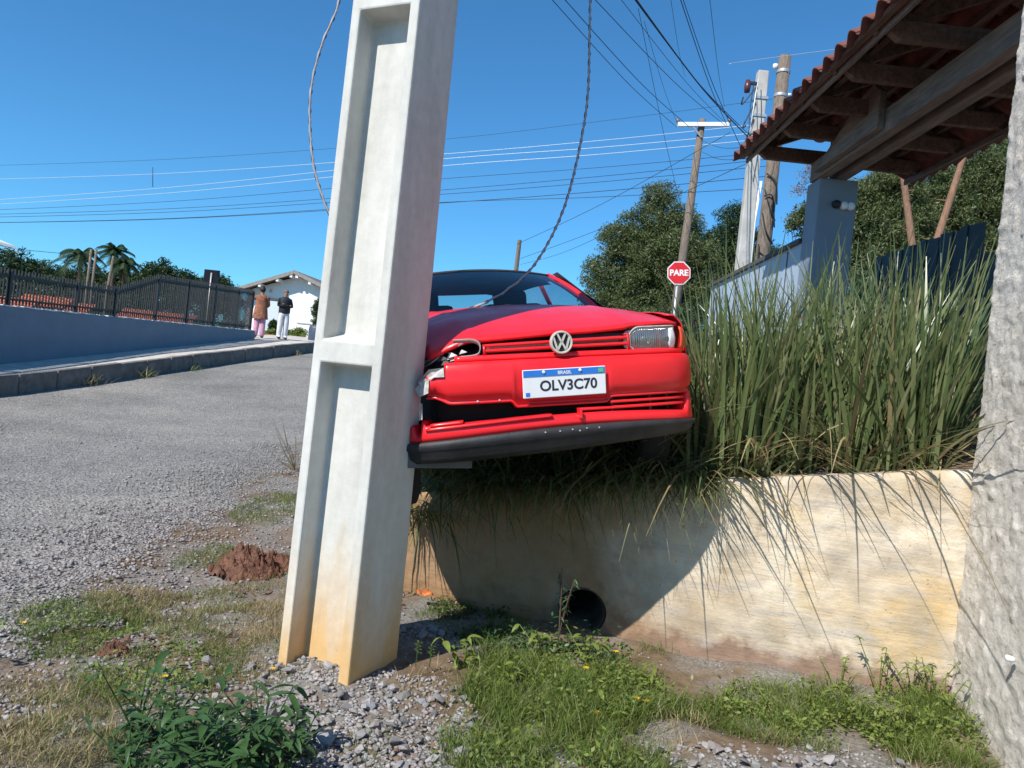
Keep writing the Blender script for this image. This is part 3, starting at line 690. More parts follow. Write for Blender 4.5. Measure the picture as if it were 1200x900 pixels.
# bumper: torn upper skin
def ub(s):
    zb = lerp(.420, .392, sstep(-.245, -.215, s)) if s < 0 else lerp(.392, .416, sstep(.215, .245, s))
    rec = -.012 * (sstep(-.235, -.215, s) * sstep(.235, .215, s))
    if s < -.52: zb = lerp(.420, .45, sstep(-.52, -.60, s))
    top = .606 if s > -.545 else .576
    if s < -.588: top = .565
    return [(-.09, top + .006), (-.02, top + .006), (-.006, top + .002), (.004, top - .012), (.012 + rec * .4, min(.56, top - .02)), (.014 + rec, .52), (.012 + rec, .48), (.004 + rec, zb + .034), (-.012 + rec, zb + .024), (-.014 + rec, zb + .012), (-.004, zb + .008), (-.006, zb), (-.06, zb - .004)]
rows = []
bump_s = [-.632 + k * .012 for k in range(8)] + [-.545, -.544] + lines((-.53, -.25, 16), (-.245, -.21, 5), (-.2, .2, 16), (.21, .25, 5), (.26, 1.06, 46))
for s in bump_s:
    p, nn = curve(s); rows.append([p + nn * o + Vector((0, 0, z)) for o, z in ub(s)])
for k, r in enumerate(rows[:6]):
    for q in r: q.x += .010 * fbm(q.z * 30, k, 1); q.y += .012 * fbm(q.z * 22, 4, k)
bm_ = part(rows, 'bumper', M['paint'], solid=.004)
for s in (-.40, -.30): p, n = curve(s); MB().lathe([(0, .006), (.004, .005), (.005, 0)], Matrix.Translation(p + n * -.002 + Vector((0, 0, .430))) @ Matrix.Rotation(R_(90), 4, 'X'), 8).build('clip', M['primer'], bm_)
# lower skin with the intake ribs; hangs on the struck side
def dz(s): return -.022 * sstep(.25, -.70, s) + .026 * max(0, 1 - (s / .72) ** 2)
def lb(s):
    t0 = .345 if s < -.48 else lerp(.338, .326, sstep(-.48, .05, s))
    if s > .70: t0 = lerp(.335, .425, sstep(.70, .745, s))
    if s < -.645: t0 = lerp(.345, .375, sstep(-.645, -.66, s)); 
    if s < -.668: t0 = .305 + .05 * sstep(-.69, -.715, s)
    d = dz(s); b = .272
    mid = lerp(b, t0, .62)
    return [(-.09, t0 + d), (-.012, t0 + d), (.002, t0 - .008 + d), (.006, mid + d), (.010, b + .02 + d), (.004, b + d), (-.05, b - .004 + d)]
ls = lines((-.725, -.60, 14), (-.60, .68, 50), (.68, .76, 8), (.76, 1.06, 18))
rows = [[curve(s)[0] + curve(s)[1] * o + Vector((0, 0, z)) for o, z in lb(s)] for s in ls]
lbo = part(rows, 'lower_bumper', M['paint'], solid=.004)
part(sweep(-.62, -.47, 8, lambda s: [(-.05, .352 + dz(s)), (.0, .352 + dz(s)), (.012, .346 + dz(s)), (.010, .336 + dz(s)), (-.05, .334 + dz(s))]), 'moulded_ridge', M['paint'], lbo)
part(sweep(-.64, -.06, 26, lambda s: [(-.05, .336 + dz(s)), (.006, .335 + dz(s)), (.016, .330 + dz(s)), (.014, .318 + dz(s)), (-.02, .314 + dz(s))]), 'moulded_ridge', M['paint'], lbo)
for k, (s0, s1) in enumerate(((.075, .70), (.235, .72))):
    z = .366 + .027 * k
    part(sweep(s0, s1, 26, lambda s: [(-.07, z + .008), (-.016, z + .008), (-.008, z + .002), (-.010, z - .006), (-.07, z - .008)]), 'intake_slat', M['paint'], lbo)
MB().box((.075, -.005, .350), (.012, .05, .05)).build('intake_post', M['paint'], lbo, bevel=.003)
for s in (.255, .47): p, n = curve(s); MB().box(p + n * -.045 + Vector((0, 0, .375)), (.014, .04, .075)).build('intake_post', M['blackplastic'], lbo)
# black rubber lip
def lp(s):
    tz = lerp(.282, .272, sstep(.7, 0, s)) + dz(s); bz = float(np.interp(s, [-.8, -.4, 0, .4, .7, 1.0], [.150, .162, .180, .205, .215, .235]))
    if s < -.74: bz += .02 * sstep(-.74, -.80, s); tz -= .06 * sstep(-.74, -.80, s)
    return [(-.03, tz), (.012, tz), (.022, tz - .006), (.025, lerp(tz, bz, .30)), (.012, lerp(tz, bz, .42)), (.004, lerp(tz, bz, .78)), (-.016, bz), (-.06, bz - .002)]
lip = part([[curve(s)[0] + curve(s)[1] * o + Vector((0, 0, z)) for o, z in lp(s)] for s in lines((-.80, -.7, 8), (-.7, .98, 70))], 'rubber_lip', M['blackplastic'], solid=.005)
for s in (-.10, -.03, .03, .065, .10, .16): p, n = curve(s); MB().lathe([(0, .008), (.004, .006), (.005, 0)], Matrix.Translation(p + n * .022 + Vector((0, 0, .275 + random.uniform(-.008, .008)))) @ Matrix.Rotation(R_(90), 4, 'X'), 8).build('rivet', M['steel'], lip)
# torn fender scraps
for pts in ([(-.61, .06, .585), (-.545, .04, .59), (-.545, .035, .548), (-.59, .05, .548), (-.64, .10, .50), (-.655, .12, .53)], [(-.632, .08, .545), (-.61, .06, .54), (-.617, .065, .478), (-.655, .10, .462), (-.668, .13, .50)], [(-.655, .11, .44), (-.645, .09, .43), (-.648, .08, .36), (-.66, .10, .355)]):
    b = [Vector(p) for p in pts]; n = len(b); m = MB().add(b + [p + Vector((.004, .01, 0)) for p in b], [tuple(range(n)), tuple(range(2*n - 1, n - 1, -1))] + [(i, (i+1) % n, (i+1) % n + n, i + n) for i in range(n)])
    m.build('torn_bracket', M['primer'], car)
# number plate
pl = Matrix.Translation((.004, -.020, .498)) @ Matrix.Rotation(R_(90 + 3), 4, 'X') @ Matrix.Rotation(R_(.6), 4, 'Z')
def flat(w, h, d, c=(0, 0, 0)):
    m = MB().box(c, (w, h, d)); m.v = [pl @ Vector(v) for v in m.v]; return m
po = flat(.400, .130, .006).build('number_plate', M['plate'], car, bevel=.004)
flat(.392, .030, .002, (0, .047, .004)).build('blue_band', M['plateblue'], po); flat(.026, .020, .002, (.176, .047, .0055)).build('flag', plain('flag_green', (.10, .42, .25), .5, .3, 200, 0), po)
text_mesh('BRASIL', .022, M['plate'], 'country_name', po, pl @ Matrix.Translation((.0, .045, .0055)), .0006, .0004)
text_mesh('OLV3C70', .066, M['ink'], 'registration', po, pl @ Matrix.Translation((.018, -.014, .0035)) @ Matrix.Scale(1.02, 4, (1, 0, 0)), .0007, .0016)
flat(.020, .018, .001, (-.178, -.048, .0035)).build('state_mark', M['plateblue'], po)
for x in (-.10, .075): MB().lathe([(0, .006), (.006, .005), (.008, 0)], pl @ Matrix.Translation((x, .052, .005)), 10).build('screw', M['plate'], po)
# greenhouse
def ws(u, v):
    b = Vector((u * .675, 1.02 + .15 * u * u, .918 - .03 * u * u)); t = Vector((u * .515, 1.80 + .07 * u * u, 1.282 - .036 * u * u))
    p = b.lerp(t, v); p.y -= .03 * math.sin(math.pi * v); p.z += .018 * math.sin(math.pi * v); return p
part([[ws(lerp(-.96, .96, i / 20), v / 8) for i in range(21)] for v in range(9)], 'windscreen', M['glass'], solid=0)
for sg in (1, -1):
    m = MB(); rows = []
    for k in range(11):
        v = k / 10; a, b = ws(sg * .95, v), ws(sg * 1.03, v); c = b + Vector((-sg * .0, .06, -.0)); rows.append([a, (a + b) / 2 + Vector((sg * .004, -.008, .010)), b, c, a + Vector((0, .05, -.02)), a])
    part(rows, 'windscreen_pillar', M['paint'], solid=0)
part([[ws(lerp(-.96, .96, i / 16), .985) + Vector((0, -.002, .004)) for i in range(17)], [ws(lerp(-.96, .96, i / 16), .94) + Vector((0, -.002, .004)) for i in range(17)]], 'windscreen_seal', M['rubber'])
rows = []
for j in range(15):
    v = j / 14; y = lerp(1.79, 3.38, v); hw = lerp(.525, .535, math.sin(math.pi * v)); zc = 1.282 + .04 * math.sin(math.pi * min(1, v * .9)) + .034 * v
    r = []
    for i in range(25):
        u = -1 + i / 12; x = u * hw; yy = y + (.07 * u * u if v == 0 else 0) * (1 - v); r.append(Vector((x * (1.035 if abs(u) == 1 else 1), yy, zc - .036 * u * u - .016 * abs(u) ** 10 - (.03 if abs(u) == 1 else 0))))
    rows.append(r)
part(rows, 'roof', M['paint'], solid=.01)
part([[q * .985 + Vector((0, .03, -.012)) for q in r] for r in rows], 'headliner', plain('headliner_cloth', (.05, .05, .055), .95, .1, 30, .1), solid=0)
def side(y, v, sg):      # side glass surface
    x = lerp(.735, .560, v); z = lerp(.895, 1.255, v); return Vector((sg * x, y, z))
for sg in (1, -1):
    def quad(y0, y1, y2, y3, name, mat, off=0): return part([[side(lerp(lerp(y0, y3, v / 6), lerp(y1, y2, v / 6), i / 10), v / 6, sg) + Vector((sg * off, 0, 0)) for i in range(11)] for v in range(7)], name, mat, solid=0 if mat is M['glass'] else .004)
    quad(1.32, 2.28, 2.24, 1.90, 'side_window', M['glass']); quad(2.38, 3.16, 2.98, 2.34, 'side_window', M['glass'])
    quad(2.28, 2.38, 2.34, 2.24, 'centre_pillar', M['paint'], .003); quad(3.16, 3.66, 3.36, 2.98, 'rear_pillar', M['paint'], .002)
    quad(1.20, 1.32, 1.90, 1.80, 'window_frame', M['rubber'], .001)
    if sg < 0: MB().lathe([(0, -.06), (.06, -.045), (.075, 0), (.07, .04), (0, .045)], Matrix.Translation((sg * .87, 1.42, .94)) @ Matrix.Rotation(R_(90), 4, 'X') @ Matrix.Scale(1.5, 4, (1, 0, 0)), 16).build('wing_mirror', M['blackplastic'], car, True)
rg = lambda u, v: Vector((u * lerp(.66, .53, v), lerp(3.68, 3.40, v) - .05 * u * u, lerp(.895, 1.318, v)))
part([[rg(lerp(-.80, .80, i / 12), lerp(.12, .93, v / 6)) for i in range(13)] for v in range(7)], 'rear_window', M['glass'], solid=0)
m = MB(); rr = [[(-1, 0), (1, 0)], [(-1, .12), (1, .12)]]
for a in ((-1, 0, 1, .12), (-1, .93, 1, 1), (-1, .12, -.8, .93), (.8, .12, 1, .93)): m.grid([[rg(lerp(a[0], a[2], i / 6), lerp(a[1], a[3], k / 3)) for i in range(7)] for k in range(4)])
m.build('rear_window_frame', M['paint'], car, True, solid=.012, fix=True)
# cabin
MB().box((0, 1.36, .79), (1.30, .42, .16)).build('dashboard', M['dash'], car, bevel=.04)
MB().lathe([(.185, 0), (.195, .012), (.205, 0), (.195, -.012), (.185, 0)], Matrix.Translation((.36, 1.66, .84)) @ Matrix.Rotation(R_(62), 4, 'X'), 24).build('steering_wheel', M['dash'], car, True)
for sx_ in (-.34, .34):
    st = MB().box((sx_, 2.2, .80), (.46, .14, .58), Matrix.Rotation(-.28, 3, 'X')).build('seat', M['seat'], car, bevel=.05)
    MB().box((sx_, 2.33, 1.11), (.25, .09, .16)).build('headrest', M['seat'], st, bevel=.035)
    MB().box((sx_, 1.95, .52), (.48, .5, .14)).build('cushion', M['seat'], st, bevel=.05)
MB().box((0, 3.02, .70), (1.2, .16, .46), Matrix.Rotation(-.3, 3, 'X')).build('rear_bench', M['seat'], car, bevel=.05)
MB().box((0, 1.84, 1.20), (.21, .03, .06)).build('rear_view_mirror', M['blackplastic'], car, bevel=.012)
for sg in (-.25, .28): MB().tube([ws(sg * 1.3, .0) + Vector((0, -.01, .01)), ws(sg * .3 - .1, .06) + Vector((0, -.02, .018))], .006, 6).build('wiper', M['blackplastic'], car)
MB().box((0, 2.2, .26), (1.42, 2.9, .14)).build('floor_pan', M['underbody'], car, bevel=.03)
MB().box((-.56, .30, .205), (.30, .30, .16), Matrix.Rotation(.08, 3, 'Y')).build('splash_guard', plain('splash_guard_grey', (.12, .115, .10), .8, .2, 10, .2), car, bevel=.004)
MB().box((0, .75, .24), (1.1, .5, .1)).build('cross_member', M['underbody'], car, bevel=.03)
# wheels
for wx, (wy, wz), dz_ in ((-.70, WH[0], -.13), (.70, WH[0], -.05), (-.70, WH[1], 0), (.70, WH[1], 0)):
    wh = bpy.data.objects.new('wheel', None); link(wh, car); wh.location = (wx, wy, wz + dz_ + .005); sg = 1 if wx > 0 else -1
    rm = Matrix.Rotation(R_(90) * sg, 4, 'Y')
    MB().lathe([(.17, -.07), (.24, -.088), (.268, -.075), (.278, -.03), (.278, .03), (.268, .075), (.24, .088), (.17, .07), (.17, -.07)], rm, 32).build('tyre', M['rubber'], wh, True)
    MB().lathe([(.172, -.06), (.168, .03), (.172, .068), (.155, .06), (.10, .035), (.06, .06), (0, .062)], rm, 28).build('rim', M['zinc'], wh, True)
# ------------------------------------------------------------------ leaf and blade generators
def blades(base, L, W, az, lean, curl, droop, twist, segs=5, fold=.0, tipw=.08):
    base = np.asarray(base, float); n = len(base); t = np.linspace(0, 1, segs + 1)[None, :]
    L, W, az, lean, curl, droop, twist = [np.broadcast_to(np.asarray(a, float), (n,))[:, None] for a in (L, W, az, lean, curl, droop, twist)]
    out = L * (np.sin(lean) * t + curl * t**2); up = L * (np.cos(lean) * t - droop * t**2)
    c = np.stack([base[:, 0:1] + out * np.cos(az), base[:, 1:2] + out * np.sin(az), base[:, 2:3] + up], -1)
    w = W * np.where(t < .25, .7 + 1.2 * t, 1.0) * np.clip((1 - t) / .55, tipw, 1) ** .8 * .5
    ta = az + math.pi/2 + twist * (1 + .5 * t); sx_, sy_ = np.cos(ta), np.sin(ta); d = np.stack([sx_ * w, sy_ * w, 0 * w + fold * w], -1)
    V = np.stack([c - d, c + d], 2).reshape(n, -1, 3); k = np.arange(segs) * 2
    f = np.stack([k, k + 1, k + 3, k + 2], -1)
    F = (f[None] + (np.arange(n) * 2 * (segs + 1))[:, None, None]).reshape(-1, 4)
    return V.reshape(-1, 3), F
U = lambda a, b, n: RNG.uniform(a, b, n)
# ------------------------------------------------------------------ tall strap-leaved clumps in the bed
LV = []
for k in range(14):
    V, F = blades([(0, 0, 0)], 1.0, .026, 0, .05 + .03 * (k % 5), .04 + .05 * (k % 4), .02 + .05 * (k % 4), .6 * (k % 3 - 1), 7)
    o = np_mesh('leaf', V, F, M['strap'], smooth=True); LV.append(o.data); bpy.data.objects.remove(o)
LVD = [m.copy() for m in LV[:4]]
for m_ in LVD: m_.materials.clear(); m_.materials.append(M['strapdry'])
spots = []
for row, dy in enumerate((.27, .62, 1.05, 1.55)):
    for k in range(8 if row < 3 else 7):
        x = (.86, 1.0, 1.1, 1.45)[row] + k * (.205, .21, .215, .2)[row] + random.uniform(-.05, .05)
        y = wall_y(min(x, 2.4)) + dy + random.uniform(-.06, .06)
        if x > 2.27 and y < 4.25: x = 2.24; y = 4.14 + random.uniform(0, .1)
        if x < 2.75: spots.append((x, y, row))
ORD = ['first', 'second', 'third', 'fourth', 'fifth', 'sixth', 'seventh', 'eighth', 'ninth', 'tenth', 'eleventh', 'twelfth']; ro = [0] * 4
for (x, y, row) in spots:
    short = .74 if x < 1.15 else 1.0
    ro[row] += 1; pl_ = thing('strap_leaf_plant', ORD[ro[row] - 1] + ' strap leaf clump from the car, ' + ('in the row along the wall edge', 'in the second row behind the wall edge', 'in the third row behind the wall edge', 'in the back row towards the pale blue wall')[row], 'plant', (x, y, bed_z(x, y) - .02), 0, 'strap leaf clumps in the bed beside the car')
    n = 62; a = U(0, 2*math.pi, n); r = np.abs(RNG.normal(0, .07, n))
    base = np.stack([r*np.cos(a), r*np.sin(a), U(-.01, .02, n)], -1)
    lean = np.abs(RNG.normal(.17, .17, n)); big = RNG.random(n) < .2; lean = np.where(big, U(.5, 1.0, n), lean)
    V, F = blades(base, U(.6, 1.42, n) * short * np.where(big, .75, 1), U(.013, .025, n), a + RNG.normal(0, .5, n), lean, np.where(big, U(.1, .3, n), U(.0, .16, n)), np.where(big, U(.2, .6, n), U(0, .12, n)), U(-.9, .9, n), 6)
    tag(np_mesh('foliage', V, F, M['strap'], pl_, True), kind='stuff')
    nd = 34; a = U(0, 2*math.pi, nd); V, F = blades(np.stack([.05*np.cos(a), .05*np.sin(a), 0*a], -1), U(.35, 1.1, nd), U(.010, .020, nd), a, U(.15, 1.2, nd), U(.1, .5, nd), U(.2, .9, nd), U(-1, 1, nd), 6)
    tag(np_mesh('dry_leaves', V, F, M['strapdry'], pl_, True), kind='stuff')
    for k in range((20, 9, 5, 3)[row]):
        az = random.uniform(0, 2*math.pi); h = random.uniform(.75, 1.38) * short; r = random.uniform(.02, .12)
        dry = random.random() < .10
        ref_copy(random.choice(LVD if dry else LV), 'leaf', pl_, (r*math.cos(az), r*math.sin(az), 0), (random.uniform(-.12, .12), random.uniform(-.05, .28), az + random.uniform(-.6, .6)), (h, h * random.uniform(.7, 1.15), h))
# leaves crushed under the nose, hanging over the wall edge
for k in range(9):
    x = -.42 + k * .185; y = wall_y(x) + .12
    pl_ = thing('crushed_plant', ORD[k] + ' flattened clump from the pole on the wall edge under the car', 'plant', (x, y, bed_z(x, y)), 0, 'flattened clumps under the car')
    n = 75; b = np.stack([U(-.16, .16, n), U(-.18, .05, n), U(-.02, .06, n)], -1); az = RNG.normal(-math.pi/2, .7, n)
    V, F = blades(b, U(.16, .5, n), U(.007, .017, n), az, U(.7, 1.5, n), U(-.1, .25, n), U(.3, 1.0, n), U(-.8, .8, n), 6); tag(np_mesh('foliage', V, F, M['strap'], pl_, True), kind='stuff')
    n = 80; b = np.stack([U(-.16, .16, n), U(-.2, .05, n), U(-.02, .05, n)], -1); az = RNG.normal(-math.pi/2, .9, n)
    V, F = blades(b, U(.10, .33, n), U(.003, .009, n), az, U(.6, 1.5, n), U(-.1, .2, n), U(.3, 1.5, n), U(-.8, .8, n), 5); tag(np_mesh('dry_leaves', V, F, M['strapdry'], pl_, True), kind='stuff')
    for j in range(4):
        L = random.uniform(.3, .62); V, F = blades([(random.uniform(-.1, .1), -.12, .01)], L, .014, random.gauss(-1.45, .35), 1.15, .1, random.uniform(.3, .75), .3, 8); np_mesh('leaf', V, F, M['strap'], pl_, True)
# foliage pressed flat beneath the car floor
for k in range(14):
    x = -.55 + (k % 7) * .27 + random.uniform(-.06, .06); y = wall_y(x) + .45 + .55 * (k // 7) + random.uniform(-.1, .1)
    pl_ = thing('crushed_plant', ORD[k % 7] + ' bent clump from the pole under the car floor, ' + ('front row' if k < 7 else 'rear row'), 'plant', (x, y, bed_z(x, y) - .01), 0, 'bent clumps under the car floor')
    n = 150; a = U(0, 6.28, n); V, F = blades(np.stack([U(-.2, .2, n), U(-.2, .2, n), 0*a], -1), U(.2, .55, n), U(.008, .018, n), a, U(.2, 1.2, n), U(0, .4, n), U(.1, .7, n), U(-1, 1, n), 5); tag(np_mesh('foliage', V, F, M['strap'], pl_, True), kind='stuff')
    n = 60; a = U(0, 6.28, n); V, F = blades(np.stack([U(-.2, .2, n), U(-.2, .2, n), 0*a], -1), U(.15, .4, n), U(.004, .01, n), a, U(.2, 1.3, n), U(0, .4, n), U(.1, .7, n), U(-1, 1, n), 5); tag(np_mesh('dry_leaves', V, F, M['strapdry'], pl_, True), kind='stuff')
# two long leaves that arch out over the sunlit plaster
for x0, L, az in ((1.0, .95, -.85), (1.1, .8, -1.0), (.92, .9, -.6), (1.62, .62, -1.3), (2.02, .5, -1.45)):
    V, F = blades([(0, 0, 0)], L, .02, az, .95, .1, .72, .3, 10); o = np_mesh('arching_leaf', V, F, M['strap'], None, True); o.location = (x0, wall_y(x0) + .14, wall_top(x0) + .01)
    o.name = 'strap_leaf_plant'; tag(o, 'single long green leaf arching down over the sunlit plaster wall', 'plant', 'long leaves arching over the plaster wall')
# tall dry grass between car and clumps
for (x, y) in ((1.02, 5.6), (1.25, 6.2), (.95, 6.6), (1.5, 6.6), (.85, 5.2), (1.35, 5.6)):
    pl_ = thing('tall_grass', 'tuft of tall thin brownish grass behind the red car fender', 'grass', (x, y, bed_z(x, y) - .02), 0, 'brown grass tufts behind the car')
    n = 90; a = U(0, 6.28, n); V, F = blades(np.stack([U(-.15, .15, n), U(-.15, .15, n), 0*a], -1), U(.5, 1.05, n), U(.004, .010, n), a, U(.02, .35, n), U(0, .25, n), U(0, .2, n), U(-1, 1, n), 6); tag(np_mesh('dry_leaves', V, F, M['strapdry'], pl_, True), kind='stuff')
    n = 40; a = U(0, 6.28, n); V, F = blades(np.stack([U(-.15, .15, n), U(-.15, .15, n), 0*a], -1), U(.4, 1.0, n), U(.006, .016, n), a, U(.05, .35, n), U(0, .2, n), U(0, .2, n), U(-1, 1, n), 6); tag(np_mesh('foliage', V, F, M['strap'], pl_, True), kind='stuff')

# ------------------------------------------------------------------ loose stones
def rock_mesh(seed):
    r = random.Random(seed); b = bmesh.new(); sx_, sy_, sz_ = r.uniform(.8, 1.3), r.uniform(.7, 1.0), r.uniform(.45, .75)
    for k in range(13):
        v = Vector((r.gauss(0, 1), r.gauss(0, 1), r.gauss(0, 1))).normalized() * r.uniform(.75, 1.0); b.verts.new((v.x * sx_, v.y * sy_, v.z * sz_))
    res = bmesh.ops.convex_hull(b, input=b.verts); bmesh.ops.delete(b, geom=[v for v in b.verts if not v.link_faces], context='VERTS'); bmesh.ops.triangulate(b, faces=b.faces)
    me = bpy.data.meshes.new('stone'); b.to_mesh(me); b.free(); me.materials.append(M['stone']); return me
ROCK = [rock_mesh(k) for k in range(18)]
RV = [(np.array([v.co for v in m_.vertices]), np.array([p.vertices for p in m_.polygons])) for m_ in ROCK]
def blob(cx, cy, rx, ry, n):
    a = U(0, 6.283, n); r = np.sqrt(RNG.random(n)); return cx + rx * r * np.cos(a), cy + ry * r * np.sin(a)
def blob_px(px, py, rx, ry, n):
    p = on_ground(px, py); return blob(p.x, p.y, rx, ry, n)
def blocked(x, y):      # inside the pole or behind the low wall / stucco
    q = Vector((x + .563, y - 3.3, 0)); a, b = -q.dot(FD), q.dot(IN)
    return (-.02 < a < .40 and -.02 < b < .40 and not (.06 < a < .33 and b < .125)) or (x > -.75 and y > wall_y(x) - .02) or (y < 3.95 and x > sx(y) - .02)
def gravel(pts, smin, smax, name):
    VV, FF = [], []; n0 = 0
    for x, y in pts:
        V, F = RV[random.randrange(len(RV))]; s = random.uniform(smin, smax) * random.uniform(.7, 1.2); a = random.uniform(0, 6.28); c, s_ = math.cos(a), math.sin(a)
        v = V * s; v = np.stack([v[:, 0]*c - v[:, 1]*s_, v[:, 0]*s_ + v[:, 1]*c, v[:, 2]], -1) + np.array((x, y, ground_at(x, y) + s * .25)); VV.append(v); FF.append(F + n0); n0 += len(V)
    return np_mesh(name, np.concatenate(VV), np.concatenate(FF), M['stone'])
def ground_at(x, y):
    return max(verge_z(x, y) - .012, road_z(y) + .008 if x < road_r(y) else -9)
zones = [(450, 830, .42, .42, 95), (400, 770, .22, .16, 30), (540, 870, .40, .30, 45), (345, 850, .30, .35, 40), (840, 885, .55, .16, 30), (250, 790, .30, .25, 22), (620, 900, .4, .2, 12), (510, 735, .18, .15, 10), (1010, 885, .3, .15, 8), (330, 770, .14, .1, 8)]
cnt = 0
for px, py, rx, ry, n in zones:
    for x, y in zip(*blob_px(px, py, rx, ry, n)):
        if blocked(x, y) or cnt >= 298: continue
        s = random.choice((.012, .016, .02, .024, .03, .036)) * random.uniform(.8, 1.2)
        o = ref_copy(random.choice(ROCK), 'stone', None, (x, y, ground_at(x, y) + s * random.uniform(.2, .9)), (random.uniform(-.6, .6), random.uniform(-.6, .6), random.uniform(0, 6.28)), (s, s, s))
        tag(o, 'loose angular grey crushed stone on the ground around the pole foot', 'stone', 'crushed stones around the pole foot'); cnt += 1
pts = []
for px, py, rx, ry, n in zones: pts += [p for p in zip(*blob_px(px, py, rx * 1.15, ry * 1.15, n * 16)) if not blocked(*p)]
tag(gravel(pts, .006, .017, 'gravel'), 'small grey and pinkish gravel spread around the pole foot', 'gravel', kind='stuff')
pts = []
for k in range(14000):
    y = 2.2 + 9 * random.random() ** 1.7; e = road_r(y); x = e + random.gauss(-.15, .42)
    if random.random() < .25: x = random.uniform(-7, e)
    if -8 < x < e + .7: pts.append((x, y))
tag(gravel(pts, .006, .018, 'road_gravel'), 'loose grey gravel scattered along the road edge', 'gravel', kind='stuff')
pts = [(x, y) for x, y in zip(U(-2.1, 2.3, 3500), U(2.2, 5.5, 3500)) if not blocked(x, y)]
tag(gravel(pts, .003, .010, 'verge_gravel'), 'fine grit over the trodden verge soil', 'gravel', kind='stuff')

# ------------------------------------------------------------------ grass
def grass(zs, mat, name, label, hs=1.0, ws=1.0):
    B, H, Wd = [], [], []
    for px, py, rx, ry, n, h in zs:
        xx, yy = blob_px(px, py, rx, ry, int(n)); keep = [not blocked(a, b) for a, b in zip(xx, yy)]
        dn = np.array([fbm(a * 3.5, b * 3.5, 9) for a, b in zip(xx, yy)]); keep = np.array(keep) & (dn + U(-.25, .25, len(xx)) > -.12)
        for a, b, k in zip(xx, yy, keep):
            if k: B.append((a, b, ground_at(a, b) - .004)); H.append(h * random.uniform(.35, 1.15))
    n = len(B); H = np.array(H) * hs
    V, F = blades(np.array(B), H, (.002 + .013 * H * U(.6, 1.2, n)) * ws, U(0, 6.28, n), np.abs(RNG.normal(.35, .3, n)), U(.05, .5, n), U(.05, .5, n), U(-1, 1, n), 3)
    tag(np_mesh(name, V, F, mat, None, True), label, 'grass', kind='stuff')
grass([(650, 810, .40, .38, 6500, .17), (720, 800, .32, .30, 3600, .16), (600, 770, .30, .22, 2200, .13), (200, 730, 1.0, .9, 3600, .04), (1050, 840, .5, .3, 3000, .14), (1000, 805, .6, .12, 1800, .12), (560, 720, .35, .3, 1500, .09), (640, 880, .45, .25, 3600, .15), (960, 840, .65, .28, 4600, .11), (1090, 850, .40, .3, 3000, .14), (860, 820, .35, .2, 1700, .07),
       (90, 720, .30, .40, 4600, .065), (190, 760, .35, .40, 4600, .06), (230, 700, .3, .4, 3000, .055), (330, 590, .35, .9, 4600, .07), (240, 640, .25, .5, 2500, .06), (340, 660, .3, .6, 2800, .05), (150, 820, .4, .3, 2600, .06), (290, 760, .3, .25, 900, .05), (120, 850, .35, .3, 1600, .06), (500, 860, .3, .25, 500, .06), (740, 740, .3, .15, 500, .08)], M['grass'], 'grass', 'short green grass and weeds growing over the verge')
grass([(200, 730, 1.0, 1.0, 4500, .035), (15, 860, .35, .30, 3600, .085), (60, 800, .3, .25, 1500, .06), (170, 695, .28, .30, 3600, .06), (260, 720, .4, .35, 4200, .05), (310, 690, .35, .4, 3200, .045), (340, 700, .3, .4, 2600, .05), (300, 750, .4, .3, 2200, .05), (330, 560, .4, 1.2, 1200, .05), (700, 830, .5, .35, 900, .11), (1000, 850, .7, .25, 1300, .09), (560, 800, .35, .3, 700, .08), (130, 780, .4, .3, 1500, .045)], M['drygrass'], 'dry_grass', 'straw coloured dry grass in patches on the verge')
n = 9000; yy = U(4.9, 10.5, n); xx = -.236 * yy + U(.0, 1.0, n) ** 1.3; kk = np.array([fbm(a * 2.5, b * 2.5, 4) > -.1 for a, b in zip(xx, yy)]); xx, yy = xx[kk], yy[kk]; n = len(xx)
bb = np.array([(a, b, max(bed_z(a, b), verge_z(a, b) - .012) - .005) for a, b in zip(xx, yy)])
for sel, mt, nm, lb in ((RNG.random(n) < .6, 'grass', 'bank_grass', 'green grass on the bank below the car side'), (RNG.random(n) < .4, 'drygrass', 'bank_dry_grass', 'dry straw grass on the bank below the car side')):
    q = int(sel.sum()); V, F = blades(bb[sel], U(.05, .24, q), U(.003, .008, q), U(0, 6.28, q), U(.1, .9, q), U(0, .5, q), U(0, .5, q), U(-1, 1, q), 3); tag(np_mesh(nm, V, F, M[mt], None, True), lb, 'grass', kind='stuff')
# small round-leaved ground cover
def cover(zs, mat, name, label, s=.012):
    VV, n0 = [], 0
    for px, py, rx, ry, n, h in zs:
        xx, yy = blob_px(px, py, rx, ry, n)
        for a, b in zip(xx, yy):
            if blocked(a, b) or fbm(a * 4, b * 4, 3) < -.15: continue
            z = ground_at(a, b) + abs(random.gauss(0, h)); c = Vector((a, b, z)); w = s * random.uniform(.6, 1.4)
            d1 = Vector((random.gauss(0, 1), random.gauss(0, 1), random.gauss(0, .45))).normalized(); d2 = d1.cross(Vector((random.gauss(0, .4), random.gauss(0, .4), 1))).normalized()
            VV += [c - d1 * w, c + d2 * w * .5 - d1 * w * .1, c + d1 * w, c - d2 * w * .5 - d1 * w * .1]
    V = np.array([tuple(v) for v in VV]); tag(np_mesh(name, V, np.arange(len(V)).reshape(-1, 4), mat), label, 'ground cover', kind='stuff')
cover([(650, 800, .40, .36, 2600, .06), (720, 790, .32, .30, 1500, .06), (960, 830, .60, .26, 2600, .045), (1090, 840, .38, .26, 1800, .06), (90, 720, .3, .35, 900, .02), (190, 770, .3, .3, 900, .02), (640, 880, .4, .2, 1200, .05)], M['weedlight'], 'ground_cover', 'fine light green weed leaves on the verge')
